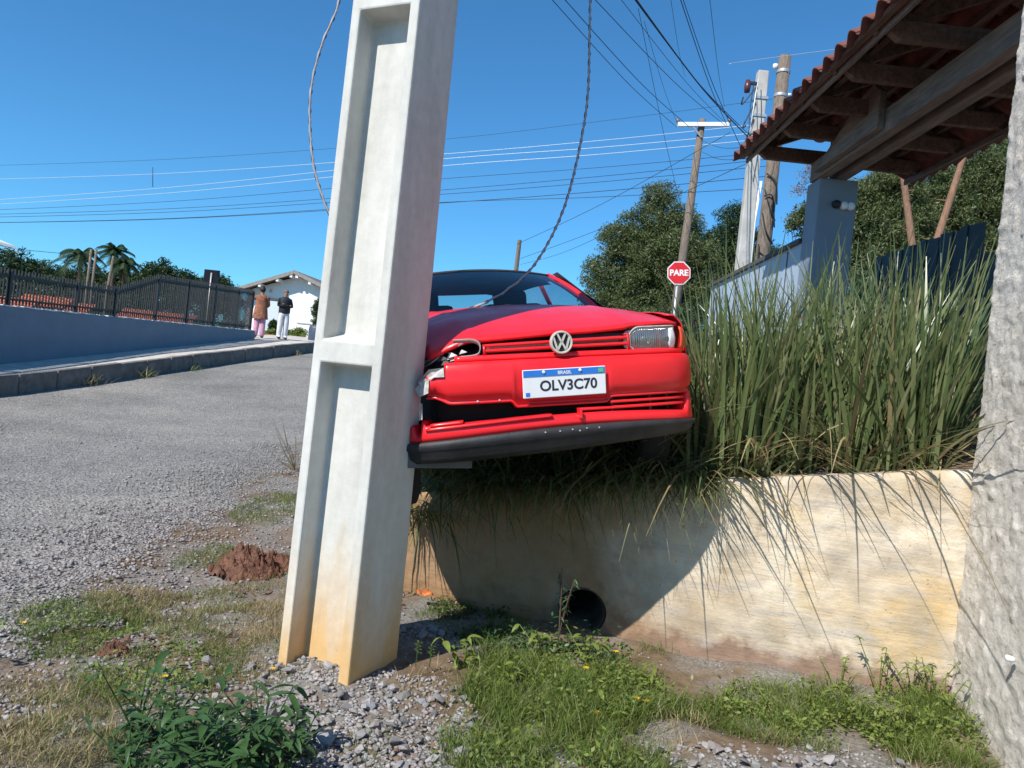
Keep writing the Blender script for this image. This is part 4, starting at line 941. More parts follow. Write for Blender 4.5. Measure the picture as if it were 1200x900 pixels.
cover([(260, 860, .32, .24, 900, .045), (600, 740, .3, .2, 900, .035), (690, 750, .25, .12, 600, .06), (540, 700, .35, .25, 1200, .02)], M['weed'], 'dark_ground_cover', 'dark green weed leaves low on the verge', .014)
cover([(395, 757, .10, .07, 260, .03), (500, 700, .25, .15, 300, .012), (300, 680, .5, .5, 400, .006), (600, 860, .6, .3, 300, .008), (150, 745, .2, .15, 200, .01), (560, 700, .5, .3, 500, .012)], M['deadleaf'], 'leaf_litter', 'brown fallen leaf litter around the pole foot', .016)
# ------------------------------------------------------------------ broad-leaved weeds
def leaf_mesh(name, L, W, mat, fold=.35, lobes=0):
    rows = []
    for k in range(8):
        t = k / 7; w = W * math.sin(math.pi * min(1, .06 + t * .94)) ** .8 * (1 - .35 * t); w *= 1 + (.25 * math.sin(k * 3.1) if lobes else 0)
        z = L * (.18 * t - .5 * t * t); x = L * t
        rows.append([(x, -w, z + w * fold), (x, 0, z), (x, w, z + w * fold)])
    return MB().grid(rows).mesh(name, mat, True)
WL = [leaf_mesh('leaf', 1, .13 + .035 * k, M['weed'], .3, 1) for k in range(3)]
WLL = [leaf_mesh('leaf', 1, .16 + .04 * k, M['weedlight'], .3, k % 2) for k in range(3)]
def stem_weed(px, py, h, nl, label, leafs, ll, lean=(0, 0), group=None, d=None, mat='weed', spread=.16):
    p = on_ground(px, py); p.z = ground_at(p.x, p.y) - .01
    pl_ = thing('weed_plant', label, 'weed', p, random.uniform(0, 6), group)
    ns = 3 if h < .2 else 4; left = nl
    for k in range(ns):
        a = k * 6.28 / ns + random.uniform(-.5, .5); hh = h * random.uniform(.7, 1.05); sp = spread * random.uniform(.4, 1.2) * (0 if k == 0 else 1)
        pts = catmull([(0, 0, 0), (.3*sp*math.cos(a), .3*sp*math.sin(a), hh * .4), (sp*math.cos(a) + lean[0], sp*math.sin(a) + lean[1], hh)], 4)
        MB().tube(pts, [.0045 * (1 - .6 * i / (len(pts)-1)) for i in range(len(pts))], 6).build('stem', M[mat], pl_, True)
        for j in range(nl // ns):
            i = random.randrange(2, len(pts)); s = ll * random.uniform(.6, 1.15)
            ref_copy(random.choice(leafs), 'leaf', pl_, pts[i], (random.uniform(-.4, .4), random.uniform(-.6, .35), random.uniform(0, 6.28)), (s, s, s))
    return pl_
stem_weed(165, 850, .30, 26, 'dark green leafy weed with a tall stalk beside dry straw grass', WL, .085, (.0, .03))
stem_weed(205, 880, .20, 40, 'low spreading dark green weed at the stones edge', WL, .075, spread=.2)
stem_weed(310, 860, .28, 46, 'dark weed with large drooping palmate leaves before the pole', WL, .10, spread=.14)
stem_weed(285, 895, .17, 60, 'dense low mound of dark green weed leaves', WL, .07, spread=.22)
stem_weed(330, 890, .15, 50, 'bushy dark weed edging the crushed stones', WL, .06, spread=.18)
stem_weed(240, 850, .18, 40, 'dark leafy weed between the stones and the straw', WL, .07, spread=.18)
for k, (px, py, h, s_) in enumerate(((190, 845, .20, .065), (225, 870, .22, .07), (260, 875, .20, .07), (345, 870, .18, .06), (150, 885, .16, .06), (300, 880, .24, .08), (255, 900, .2, .07))):
    stem_weed(px, py, h, 52, ORD[k] + ' dark weed of the leafy patch between straw grass and stones', WL, s_, group='dark weeds in the leafy patch', spread=.17)
for k, (px, py, h) in enumerate(((760, 800, .16), (735, 830, .12), (590, 790, .14), (545, 770, .15), (690, 770, .2), (640, 760, .18))):
    stem_weed(px, py, h, 26, ORD[k] + ' light green weed in the grass before the drain pipe', WLL, .07, group='light green weeds before the drain pipe', mat='weedlight')
for k, (px, py, h) in enumerate(((985, 808, .22), (1030, 806, .28), (1070, 810, .26), (950, 812, .17), (1105, 830, .22), (905, 815, .13), (1015, 835, .18), (1060, 845, .18), (850, 800, .1), (1090, 815, .24))):
    stem_weed(px, py, h, 70, ORD[k] + ' bushy yellow green weed along the foot of the sunlit plaster wall', WLL, .035, group='bushy weeds along the sunlit wall foot', mat='weedlight', spread=.12)
pw_ = on_ground(655, 745); pp = thing('weed_plant', 'purple stemmed dried weed rising in front of the drain pipe', 'weed', (pw_.x, pw_.y, 0))
for k in range(7):
    a = random.uniform(0, 6.28); sp = .08 * random.random(); h = random.uniform(.14, .40)
    pts = catmull([(0, 0, 0), (sp*.4*math.cos(a), sp*.4*math.sin(a), h*.5), (sp*math.cos(a), sp*math.sin(a), h)], 4); MB().tube(pts, .003, 5).build('stem', M['purple'], pp)
    for j in range(9): s = .04 * random.uniform(.5, 1.2); o = ref_copy(WL[0], 'leaf', pp, pts[random.randrange(3, len(pts))], (random.uniform(-.6, .6), random.uniform(-.6, .9), random.uniform(0, 6.28)), (s, s, s)); o.data = o.data
for px, py, h in ((487, 780, .11), (503, 782, .10)):
    p = on_ground(px, py); t_ = thing('weed_plant', 'small budding spike weed beside the pole base', 'weed', (p.x, p.y, 0), 0, 'budding spike weeds by the pole')
    MB().tube([(0, 0, 0), (.004, 0, h)], .0025, 5).build('stem', M['weed'], t_)
    for k in range(16): s = .022; ref_copy(WLL[0], 'leaf', t_, (.004, 0, h * (.5 + .5 * k / 16)), (0, -.5, k * 2.4), (s, s, s))
for px, py, h in ((684, 800, .14), (718, 795, .19), (745, 822, .08), (756, 825, .07), (722, 815, .06), (333, 757, .03), (342, 752, .025), (190, 815, .16), (320, 770, .02), (27, 725, .02), (560, 845, .02), (700, 830, .05)):
    p = on_ground(px, py); t_ = thing('yellow_flower', 'tiny yellow daisy flower standing in the verge weeds', 'flower', (p.x, p.y, ground_at(p.x, p.y)), 0, 'yellow daisies in the verge')
    MB().tube([(0, 0, 0), (.004, 0, h)], .0015, 5).build('stem', M['weed'], t_)
    m = MB()
    for k in range(9): a = k * .698; m.add([(.004, 0, h), (.004 + .012*math.cos(a-.22), .012*math.sin(a-.22), h+.006), (.004 + .017*math.cos(a), .017*math.sin(a), h+.004), (.004 + .012*math.cos(a+.22), .012*math.sin(a+.22), h+.006)], [(0,1,2,3)])
    m.build('petals', M['yellow'], t_)
# ant mounds of red soil, scrap of orange peel, twig bush
def mound(px, py, rx, ry, h, label, z=None):
    p = on_ground(px, py, z or 0); rows = []
    for i in range(31):
        r = i / 30; rows.append([(rx * r * math.cos(a) * (1 + .15 * fbm(math.cos(a), math.sin(a), px)), ry * r * math.sin(a), max(-.03, h * (1 - r ** 1.3) + h * .38 * fbm(3.2 * r * math.cos(a), 3.2 * r * math.sin(a), px) + h * .34 * fbm(9 * r * math.cos(a), 9 * r * math.sin(a), 2) + h * .22 * abs(fbm(22 * r * math.cos(a), 22 * r * math.sin(a), 5)) - .02 * r)) for a in [6.2832 * k / 64 for k in range(65)]])
    o = MB().grid(rows).build('soil_mound', M['redsoil'], None, True, fix=True); o.location = (p.x, p.y, ground_at(p.x, p.y)); return tag(o, label, 'soil mound')
mound(290, 658, .24, .20, .15, 'larger crumbly heap of red soil on the grassy road verge')
mound(322, 650, .22, .18, .07, 'flat spread of red soil next to the larger heap')
mound(135, 750, .09, .07, .05, 'small round heap of red soil among short grass')
p = on_ground(498, 695, .03); m = MB().grid([[(.055 * (i - 2) / 2 * (1 - .18 * abs(j - 1.5)), .022 * (j - 1.5) + .01 * math.sin(i), .012 * math.sin(i * 2.1 + j) + .008 * (j % 2)) for i in range(5)] for j in range(4)])
o = m.build('fallen_leaf', plain('orange_leaf', (.55, .14, .03), .7, .3, 20, .2), None, True, solid=.002); o.location = p; tag(o, 'curled orange fallen leaf on the ground behind the pole', 'leaf')
p = at(346, 548, 9.2); tw = thing('twig_bush', 'sparse leafless twig plant at the road edge behind the pole', 'plant', (p.x, p.y, ground_at(p.x, p.y)))
for k in range(9):
    dx, dz_ = random.uniform(-.62, .05), random.uniform(.25, .72)
    MB().tube(catmull([(0, 0, 0), (dx*.55, random.uniform(-.1, .1), dz_*.45), (dx, random.uniform(-.15, .15), dz_)], 4), [.006 - .0045*i/8 for i in range(9)], 5).build('twig', M['deadleaf'] if k % 3 else M['grass'], tw)
# weeds in the gutter
for gw, (px, py, d) in enumerate(((127, 440, 15.3), (185, 438, 17), (228, 432, 19), (198, 440, 17.2), (335, 412, 25.5))):
    p = at(px, py, d); x = kerb_x(p.y) + .08; t_ = thing('gutter_weed', ORD[gw] + ' dusty weed tuft against the kerb stones, counted up the street', 'weed', (x, p.y, road_z(p.y)), 0, 'weeds along the kerb')
    n = 45; a = U(0, 6.28, n); V, F = blades(np.stack([U(-.12, .12, n), U(-.3, .3, n), 0*a], -1), U(.12, .42, n) if px < 190 else U(.08, .25, n), U(.01, .02, n), a, U(.1, .9, n), U(0, .3, n), U(0, .3, n), U(-1, 1, n), 3); tag(np_mesh('foliage', V, F, M['drygrass'] if px % 2 else M['grass'], t_), kind='stuff')
# ------------------------------------------------------------------ trees
def leaf_cloud(ell, n, per, rc, s, flat=.8, tri=True):
    wts = np.array([e[3]*e[4]*e[5] for e in ell]); wts = wts / wts.sum(); idx = RNG.choice(len(ell), n, p=wts); E_a = np.array(ell)[idx]
    d = RNG.normal(size=(n, 3)); d /= np.linalg.norm(d, axis=1)[:, None]; r = RNG.random(n) ** .38
    c = E_a[:, :3] + d * r[:, None] * E_a[:, 3:6]
    c = np.repeat(c, per, 0); q = RNG.normal(size=(n * per, 3)); q /= np.linalg.norm(q, axis=1)[:, None]
    c = c + q * (RNG.random(n * per) ** .5 * rc)[:, None] * np.array([1, 1, flat])
    a = RNG.normal(size=(n*per, 3)) ; a /= np.linalg.norm(a, axis=1)[:, None]; b = np.cross(a, RNG.normal(size=(n*per, 3))); b /= np.linalg.norm(b, axis=1)[:, None]
    sz = (s * U(.5, 1.3, n * per))[:, None]
    V = np.stack([c - a * sz, c + a * sz * .9 , c + b * sz * .5], 1).reshape(-1, 3)
    return V, np.arange(len(V)).reshape(-1, 3)
def tree(name, label, base, H, tr, ell, n, per, rc, s, mat, bark, group=None, limbs=7, lean=(0, 0)):
    t = thing(name, label, 'tree', base, 0, group)
    m = MB(); top = Vector((lean[0], lean[1], H * .92)); m.tube(catmull([(0, 0, -.3), (lean[0] * .3, lean[1] * .3, H * .35), top], 5), [tr * (1 - .8 * k / 10) for k in range(11)], 9)
    for k in range(limbs):
        e = ell[k % len(ell)]; z0 = random.uniform(.35, .8) * H; a = Vector((lean[0] * z0 / H, lean[1] * z0 / H, z0)); b = Vector(e[:3]) + Vector((random.uniform(-.6, .6) * e[3], random.uniform(-.6, .6) * e[4], random.uniform(-.3, .5) * e[5]))
        m.tube(catmull([a, a.lerp(b, .5) + Vector((0, 0, .15)), b], 4), [tr * .35 * (1 - .8 * i / 8) for i in range(9)], 6)
    m.build('trunk', M[bark], t, True)
    V, F = leaf_cloud(ell, n, per, rc, s); tag(np_mesh('crown', V, F, M[mat], t), kind='stuff'); return t
def ells(base, D, lst):       # crown lumps measured at distance D: (px, py, rx, rz, depth)
    out = []
    for px, py, rx, rz in lst:
        p = at(px, py, D) - Vector(base); out.append((p.x, p.y, p.z, rx * D / FPX, max(rx, rz) * .9 * D / FPX, rz * D / FPX))
    return out
def gtree(px, D, **k):
    p = at(px, 400, D); return (p.x, p.y, road_z(p.y) - .1)
b = gtree(765, 32); tree('pine_tree', 'broad dark pine tree behind the stop sign and crossarm pole', b, 7.5, .22, ells(b, 32, [(775, 232, 20, 20), (757, 262, 30, 24), (795, 262, 28, 26), (730, 288, 32, 26), (775, 300, 50, 34), (815, 296, 32, 32), (705, 325, 24, 24), (745, 335, 42, 30), (800, 340, 46, 34), (715, 358, 34, 22), (760, 372, 60, 22)]), 1700, 90, .34, .078, 'pine', 'bark', 'pines behind the gate')
b = gtree(865, 38); tree('pine_tree', 'darker rounded tree between the pine and the concrete pole', b, 7.5, .2, ells(b, 38, [(862, 262, 22, 22), (845, 290, 26, 26), (880, 300, 28, 30), (905, 312, 20, 22), (860, 330, 40, 30)]), 800, 70, .4, .09, 'tree', 'bark')
b = gtree(942, 30); tree('small_tree', 'small thin tree with reddish twigs seen left of the gate pillar', b, 5.5, .1, ells(b, 30, [(945, 252, 12, 12), (930, 262, 10, 9), (950, 275, 14, 10)]), 70, 30, .3, .11, 'pine', 'bark')
b = gtree(950, 33); tree('bare_tree', 'bare reddish treetop showing above the small thin tree', b, 7.2, .08, ells(b, 33, [(952, 205, 14, 10), (944, 225, 12, 12), (940, 258, 18, 8)]), 60, 24, .35, .07, 'deadleaf', 'bark')
for px, D, lst, lab in ((1035, 26, [(1010, 240, 30, 30), (1045, 225, 34, 34), (1025, 275, 44, 34), (1065, 265, 30, 34), (1030, 310, 50, 30)], 'pine with drooping needles right behind the gate pillar'),
                        (1110, 27, [(1090, 225, 30, 34), (1130, 205, 34, 40), (1110, 255, 44, 34), (1160, 225, 30, 50), (1120, 290, 60, 34), (1175, 185, 30, 34), (1180, 270, 34, 44)], 'dense pine filling the view between gate roof and stucco wall'),
                        (1205, 30, [(1200, 200, 40, 60), (1220, 260, 40, 60)], 'tall pine mostly hidden behind the stucco wall')):
    b = gtree(px, D); tree('pine_tree', lab, b, 9, .2, ells(b, D, lst), 1000, 90, .34, .078, 'pine', 'bark', 'pines behind the gate')
for pb, pt, lab in (((1070, 300), (1059, 205), 'straight bare reddish pine trunk behind the gate'), ((1098, 280), (1128, 190), 'leaning bare reddish pine trunk behind the open gate leaf')):
    D = 21; p0, p1 = at(*pb, D), at(*pt, D); d = (p1 - p0); a = p0 - d * 1.3
    t = thing('bare_pine_tree', lab, 'tree', a); m = MB(); P_ = [d * (k / 8 * 3.0) + Vector((.06 * fbm(k * .7, 1), 0, 0)) for k in range(9)]; m.tube(P_, [.13 * (1 - .06 * k) * (1 + .12 * fbm(k * 1.7, 3)) for k in range(9)], 10)
    m.build('trunk', M['pinebark'], t, True)
    for k in range(12): z = random.uniform(.25, .95) * 3.0; a_ = random.uniform(0, 6.28); L = random.uniform(.12, .4); MB().tube([d * z, d * z + Vector((L * math.cos(a_), L * math.sin(a_), L * .25))], [.02, .008], 5).build('branch_stub', M['pinebark'], t)
    V, F = leaf_cloud([(d.x * 3.0, 0, d.z * 3.0, .8, .8, .4)], 60, 36, .35, .13); tag(np_mesh('crown', V, F, M['pine'], t), kind='stuff')
# left skyline
left = [(-25, 70, 300, 40, 34), (18, 66, 312, 26, 26), (48, 72, 322, 30, 20), (80, 75, 326, 30, 16), (112, 70, 328, 28, 16), (150, 68, 326, 28, 18), (185, 60, 318, 22, 17), (215, 66, 330, 24, 14), (250, 74, 334, 30, 14), (-5, 60, 336, 40, 14), (60, 62, 336, 50, 12)]
labs = ['tall dark tree at the far left end of the skyline', 'pointed dark conifer in the far tree line', 'low dark tree left of the palms', 'rounded tree below the palms', 'low green tree under the palm crowns', 'spreading tree right of the palms', 'separate rounded dark tree on the skyline', 'low tree beside the rounded skyline tree', 'far low tree behind the dark sign board', 'low hedge tree behind the fence end', 'long low shrub mass behind the fence']
for (px, D, py, rx, rz), lab in zip(left, labs):
    p = at(px, 350, D); b = (p.x, p.y, 2.0); k = rx / 22
    tree('skyline_tree', lab, b, max(1.5, at(px, py, D).z - 1.6), .15, ells(b, D, [(px, py, rx * .7, rz * .8), (px - rx * .4, py + rz * .4, rx * .6, rz * .7), (px + rx * .4, py + rz * .35, rx * .6, rz * .7), (px, py + rz * .9, rx, rz * .6)]), int(150 * k), 34, .55, .22, 'tree', 'bark', None, 4)
for i, px in enumerate(range(-30, 300, 30)):
    D = 40 + 3 * (i % 3); p = at(px, 356, D); t = thing('hedge_shrub', ORD[i] + ' dark shrub of the hedge behind the picket fence, counted from the awning', 'shrub', (p.x, p.y, 1.5), 0, 'hedge behind the picket fence')
    zc = p.z - 1.5; V, F = leaf_cloud([(0, 0, zc, .95, .8, .75), (.3, 0, zc * .4, 1.0, .8, .8)], 120, 30, .3, .14); tag(np_mesh('foliage', V, F, M['tree'], t), kind='stuff'); MB().tube([(0, 0, 0), (0, 0, zc)], .06, 6).build('stem', M['bark'], t)
for i, (px, py, D, w) in enumerate(((815, 372, 17, 1.1), (850, 366, 18, 1.1), (1015, 330, 13, .7), (1050, 335, 13.5, .8), (1090, 330, 14, .8), (1135, 320, 14, .8), (780, 380, 19, 1.1), (1000, 345, 12.5, .5))):
    p = at(px, py, D); zb = road_z(D); t = thing('garden_shrub', ORD[i] + ' dark shrub in the greenery behind the gate and boundary wall', 'shrub', (p.x, p.y, zb), 0, 'shrubs behind the boundary wall'); zc = p.z - zb
    V, F = leaf_cloud([(0, 0, zc * .9, w, w * .8, .5), (.1, 0, zc * .45, w, w * .8, zc * .45)], 150, 30, .22, .085); tag(np_mesh('foliage', V, F, M['tree'], t), kind='stuff'); MB().tube([(0, 0, -.2), (0, 0, zc)], .05, 6).build('stem', M['bark'], t)
def palm(px, D, ptop, lab, R, bend):
    p = at(px, 350, D); tp = at(px, ptop, D); t = thing('palm_tree', lab, 'palm', (p.x, p.y, 1.9)); H = tp.z - 1.9
    MB().tube(catmull([(0, 0, 0), (.1, 0, H * .5), (0, 0, H)], 5), [.2 * (1 - .3 * k / 10) for k in range(11)], 10).build('trunk', M['bark'], t, True)
    for k in range(20):
        a = k * 2.4; el = lerp(1.15, -.35, (k / 19)); L = R * random.uniform(.85, 1.1); pts = []
        for i in range(9):
            q = i / 8; out = L * (q * math.cos(el) + .0 * q); up = L * (q * math.sin(el) - bend * q * q); pts.append(Vector((out * math.cos(a), out * math.sin(a), H + up)))
        m = MB().tube(pts, .025, 4)
        for i in range(1, 9):
            for sd in (-1, 1):
                for e in range(3):
                    c = pts[i - 1].lerp(pts[i], e / 3); dr = (pts[i] - pts[i-1]).normalized(); sidev = dr.cross(Vector((0, 0, 1))).normalized() * sd
                    tip = c + sidev * L * .22 + dr * L * .1 - Vector((0, 0, L * .13)); w = dr * .05
                    m.add([c - w, c + w, tip], [(0, 1, 2)])
        m.build('frond', M['tree'], t)
palm(90, 58, 299, 'wide feathery palm crown on the skyline behind the fence', 2.2, .75); palm(128, 64, 294, 'taller upright palm crown beside the leaning pole', 1.9, .55); palm(142, 62, 308, 'drooping palm crown right of the upright palm', 1.7, .7)

# ------------------------------------------------------------------ white gable house
ho = at(343, 395, 36); ho.z = road_z(36) - .05
hs = thing('white_house', 'white gable-ended house with dark roof beyond the two people', 'house', ho, R_(-8))
Hh, HWd, DP = 3.22, 2.75, 8
eave = Hh - .95
m = MB().add([(-HWd+.35, 0, -.2), (HWd-.35, 0, -.2), (HWd-.35, 0, eave), (0, 0, Hh-.1), (-HWd+.35, 0, eave), (-HWd+.35, DP, -.2), (HWd-.35, DP, -.2), (HWd-.35, DP, eave), (0, DP, Hh-.1), (-HWd+.35, DP, eave)], [(0,1,2,3,4), (9,8,7,6,5), (1,6,7,2), (5,0,4,9)])
m.build('wall', M['white'], hs)
rfm = plain('house_roof', (.16, .14, .13), .85, .2, 4, .3, 20)
for sg in (-1, 1):
    e = Vector((sg * (HWd + .05), -.55, eave - .10)); r = Vector((0, -.55, Hh)); n_ = 26
    m = MB(); m.hexa([e, e + Vector((0, DP + 1, 0)), r + Vector((0, DP + 1, 0)), r], [e + Vector((0, 0, .09)), e + Vector((0, DP + 1, .09)), r + Vector((0, DP + 1, .09)), r + Vector((0, 0, .09))]); ro = m.build('roof', rfm, hs, fix=True)
    MB().beam(e + Vector((0, -.03, .0)), r + Vector((0, -.03, .0)), .04, .16).build('barge_board', plain('barge_grey', (.24, .22, .20), .8), ro)
    for f in (.12, .42, .72, .95): c = e.lerp(r, f); MB().box(c + Vector((0, .28, -.13)), (.12, .6, .14)).build('purlin_end', M['white'], ro)
MB().box((-1.35, -.03, .9), (1.1, .05, 1.9)).build('metal_door', plain('pale_door', (.52, .58, .64), .6, .05), hs); MB().box((-1.35, -.06, 1.93), (1.7, .05, .1)).build('door_lintel', M['coping'], hs)
MB().box((.95, -.02, .95), (1.6, .03, .05)).build('wall_band', M['concpole'], hs); MB().box((-1.3, -.05, 2.3), (.1, .08, .12)).build('wall_lamp', M['zinc'], hs, bevel=.02)
for k, (px, py, D, w, h, mt, lab) in enumerate(((318, 392, 33, 7, 6, 'weedlight', 'leafy green shrub at the house door'), (350, 391, 33, 10, 6, 'weedlight', 'low green shrub along the white house wall'), (321, 383, 34, 5, 8, 'tree', 'taller green shrub between the two people'), (376, 368, 30, 9, 20, 'tree', 'tall brown green bush beside the white house by the pole'), (340, 393, 33.4, 8, 5, 'tree', 'dark low shrub behind the standing man'))):
    p = at(px, py, D); t = thing('garden_shrub', lab, 'shrub', (p.x, p.y, road_z(p.y)))
    V, F = leaf_cloud([(0, 0, max(.2, p.z - road_z(p.y)), w * D / FPX, w * D / FPX * .8, h * D / FPX)], 60 if k != 3 else 150, 26, .14, .075); tag(np_mesh('foliage', V, F, M[mt], t), kind='stuff')
    MB().tube([(0, 0, -.1), (0, 0, max(.2, p.z - road_z(p.y)))], .04, 6).build('stem', M['bark'], t)
p = at(316, 395, 31); p.z = walk_z(p.y) - .3
pot = MB().lathe([(0, 0), (.10, 0), (.15, .26), (.17, .28), (.17, .32), (.14, .32), (.13, .26), (0, .26)], None, 16).build('flower_pot', plain('terracotta', (.48, .17, .08), .85, .15), None, True); pot.location = p; tag(pot, 'small terracotta pot beside the shrub at the house', 'pot')
p = at(370, 402, 29.5); p.z = road_z(29.5) + .2
bn = MB().lathe([(0, 0), (.26, 0), (.30, .15), (.31, .6), (.27, .72), (0, .74)], None, 20).build('water_barrel', plain('barrel_blue', (.05, .065, .10), .5, .1), None, True); bn.location = p; tag(bn, 'dark blue plastic barrel at the end of the sidewalk', 'barrel')
# tiled roof and wall of a low shed behind the fence
for px, py, D, w, dpt, lab in ((52, 352, 24, 1.5, 1.2, 'low shed roof of orange clay tiles behind the fence'), (10, 357, 23, 1.5, .8, 'smaller orange tiled roof edge behind the fence'), (92, 363, 25, .9, .6, 'narrow red tiled roof seen through the pickets'), (185, 372, 27, 2.6, .5, 'long dark red tiled roof edge behind the taller pickets')):
    p = at(px, py, D); t = thing('shed_roof', lab, 'roof', (p.x, p.y, lot_z(0, p.y)))
    hgt = max(.25, p.z - lot_z(0, p.y)); MB().box((0, .3, hgt * .3), (w, dpt, hgt * .6)).build('shed_wall', M['concpole'], t)
    tm = MB().lathe([(.055, 0), (.065, .75)], Matrix.Rotation(R_(-62), 4, 'X'), 10).mesh('clay_tile', plain('orange_tile', (.42, .12, .06), .85, .3, 3), True)
    k = -w / 2
    while k < w / 2: ref_copy(tm, 'clay_tile', t, (k, -.35, hgt * .62)); k += .115
# sign seen from behind
p = at(248, 325, 27); z0 = top_l(24)
sg_ = thing('road_sign', 'dark back of a square road sign above the picket fence', 'sign', (p.x, p.y, lot_z(0, p.y) - .1))
MB().box((0, 0, p.z - sg_.location.z), (.55, .03, .52)).build('panel', plain('sign_back', (.012, .015, .022), .8, .1, spec=.1), sg_, bevel=.01); MB().tube([(0, -.04, 0), (0, -.04, p.z - sg_.location.z + .15)], .03, 10).build('post', M['zinc'], sg_, True)
# white awning corner
p = at(-40, 270, 17); aw = thing('awning', 'white awning corner jutting in above the far fence', 'awning', (p.x - .6, p.y, lot_z(0, p.y)))
q = p - Vector(aw.location)
MB().hexa([q + Vector(v) for v in ((-2.2, -.3, .12), (.14, -.3, -.13), (.14, 1.6, -.13), (-2.2, 1.6, .12))], [q + Vector(v) for v in ((-2.2, -.3, .62), (.05, -.3, -.05), (.05, 1.6, -.05), (-2.2, 1.6, .62))]).build('canopy', M['white'], aw, fix=True)
MB().tube([(-1.8, .5, 0), (-1.8, .5, q.z + .3)], .05, 10).build('post', M['zinc'], aw)
# ------------------------------------------------------------------ people
def person(name, label, base, H, joints, edges, radii, mat, rz=0):
    t = thing(name, label, 'person', base, rz)
    me = bpy.data.meshes.new('body'); me.from_pydata([tuple(j) for j in joints], edges, []); o = link(bpy.data.objects.new('body', me), t)
    sk = o.modifiers.new('skin', 'SKIN'); b = o.data
    for i, v in enumerate(b.skin_vertices[0].data): v.radius = radii[i]; v.use_root = (i == 0)
    o.modifiers.new('sub', 'SUBSURF').render_levels = 2; o.modifiers['sub'].levels = 2
    me.materials.append(mat)
    dg = bpy.context.evaluated_depsgraph_get(); ev = bpy.data.meshes.new_from_object(o.evaluated_get(dg)); ev.name = 'body'
    o.modifiers.clear(); o.data = ev; ev.materials.clear(); ev.polygons.foreach_set('use_smooth', [True] * len(ev.polygons)); return t, o
def zone_mat(name, stops):
    t = NT(name); sp = t.n('SeparateXYZ'); t.l(t.tc.outputs['Object'], sp.inputs[0]); z = t.math('DIVIDE', sp.outputs['Z'], 2.0)
    r = t.n('ValToRGB'); r.color_ramp.interpolation = 'CONSTANT'; e = r.color_ramp.elements
    while len(e) < len(stops): e.new(.5)
    for k, (p_, c) in enumerate(stops): e[k].position = p_ / 2.0; e[k].color = (*c, 1)
    t.l(z, r.inputs[0]); t.col(r.outputs[0]); t.set(Roughness=.85, Specular_IOR_Level=.2); t.bump(t.noise(9, 4), .5, .03); return t.m
SKIN = (.34, .19, .13)
def figure(base, rz, name, label, mats, arms, hair, garment):
    J = [(0, 0, .96), (0, 0, 1.18), (0, 0.01, 1.40), (0, 0, 1.48), (0, -.01, 1.53), (0, -.02, 1.61), (0, -.01, 1.69),
         (.09, 0, .90), (.10, -.02, .50), (.11, .02, .10), (.12, -.12, .04), (-.09, 0, .90), (-.10, .0, .50), (-.11, .02, .10), (-.12, -.12, .04)]
    Rd = [(.155, .115), (.145, .105), (.165, .105), (.06, .06), (.055, .058), (.078, .092), (.066, .078), (.115, .115), (.10, .105), (.085, .09), (.045, .035), (.115, .115), (.10, .105), (.085, .09), (.045, .035)]
    Ed = [(0, 1), (1, 2), (2, 3), (3, 4), (4, 5), (5, 6), (0, 7), (7, 8), (8, 9), (9, 10), (0, 11), (11, 12), (12, 13), (13, 14)]
    for sg, (el, wr, hd) in zip((1, -1), arms):
        n = len(J); J += [(sg * .185, .01, 1.40), el, wr, hd]; Rd += [(.066, .066), (.05, .05), (.036, .036), (.035, .025)]; Ed += [(2, n), (n, n+1), (n+1, n+2), (n+2, n+3)]
    t, o = person(name, label, base, 1.78, J, Ed, Rd, mats, rz); o.data.materials.append(mats)
    for k in range(4):      # fingers on each hand
        for sg, (el, wr, hd) in zip((1, -1), arms):
            d = (Vector(hd) - Vector(wr)).normalized(); s_ = d.cross(Vector((0, 0, 1))).normalized(); c = Vector(hd) + s_ * (k - 1.5) * .018
            MB().tube([c, c + d * .04, c + d * .065 - Vector((0, 0, .012))], [.009, .009, .006], 6).build('finger', M['skin'], t, True)
    for sg, (el, wr, hd) in zip((1, -1), arms):
        d = (Vector(hd) - Vector(wr)).normalized(); c = Vector(hd) - d * .02; MB().tube([c, c + Vector((-sg * .03, 0, .02)) + d * .02, c + Vector((-sg * .035, 0, .02)) + d * .05], [.010, .010, .007], 6).build('thumb', M['skin'], t, True)
    hm = MB(); 
    for prof, mt, nm in hair: MB().lathe(prof, Matrix.Translation((0, .005, 1.65)) @ Matrix.Scale(1.15, 4, (0, 1, 0)), 18).build(nm, mt, t, True)
    m = MB().lathe([(0, -.012), (.012, -.006), (.004, .02)], Matrix.Translation((0, -.108, 1.63)), 8); m.build('nose', M['skin'], t, True)
    for sg in (-1, 1):
        MB().lathe([(0, -.011), (.011, 0), (0, .011)], Matrix.Translation((sg * .03, -.090, 1.665)), 8).build('eye', M['ink'], t, True); MB().lathe([(0, -.025), (.012, 0), (0, .028)], Matrix.Translation((sg * .083, .0, 1.65)), 8).build('ear', M['skin'], t, True)
    MB().box((0, -.100, 1.585), (.045, .012, .010)).build('mouth', plain('lips', (.25, .09, .07), .7, .1), t, bevel=.003)
    for nm, prof, mt in garment: MB().lathe(prof, Matrix.Scale(.72, 4, (0, 1, 0)), 20).build(nm, mt, t, True)
    return t
M['skin'] = plain('skin', SKIN, .6, .1, 10, 0); hairm = plain('dark_hair', (.012, .009, .008), .6, .2, 30, .3)
bald = plain('short_hair', (.16, .10, .075), .7, .3, 40, .3)
p = at(330, 396, 27); p.z = walk_z(27) + .005
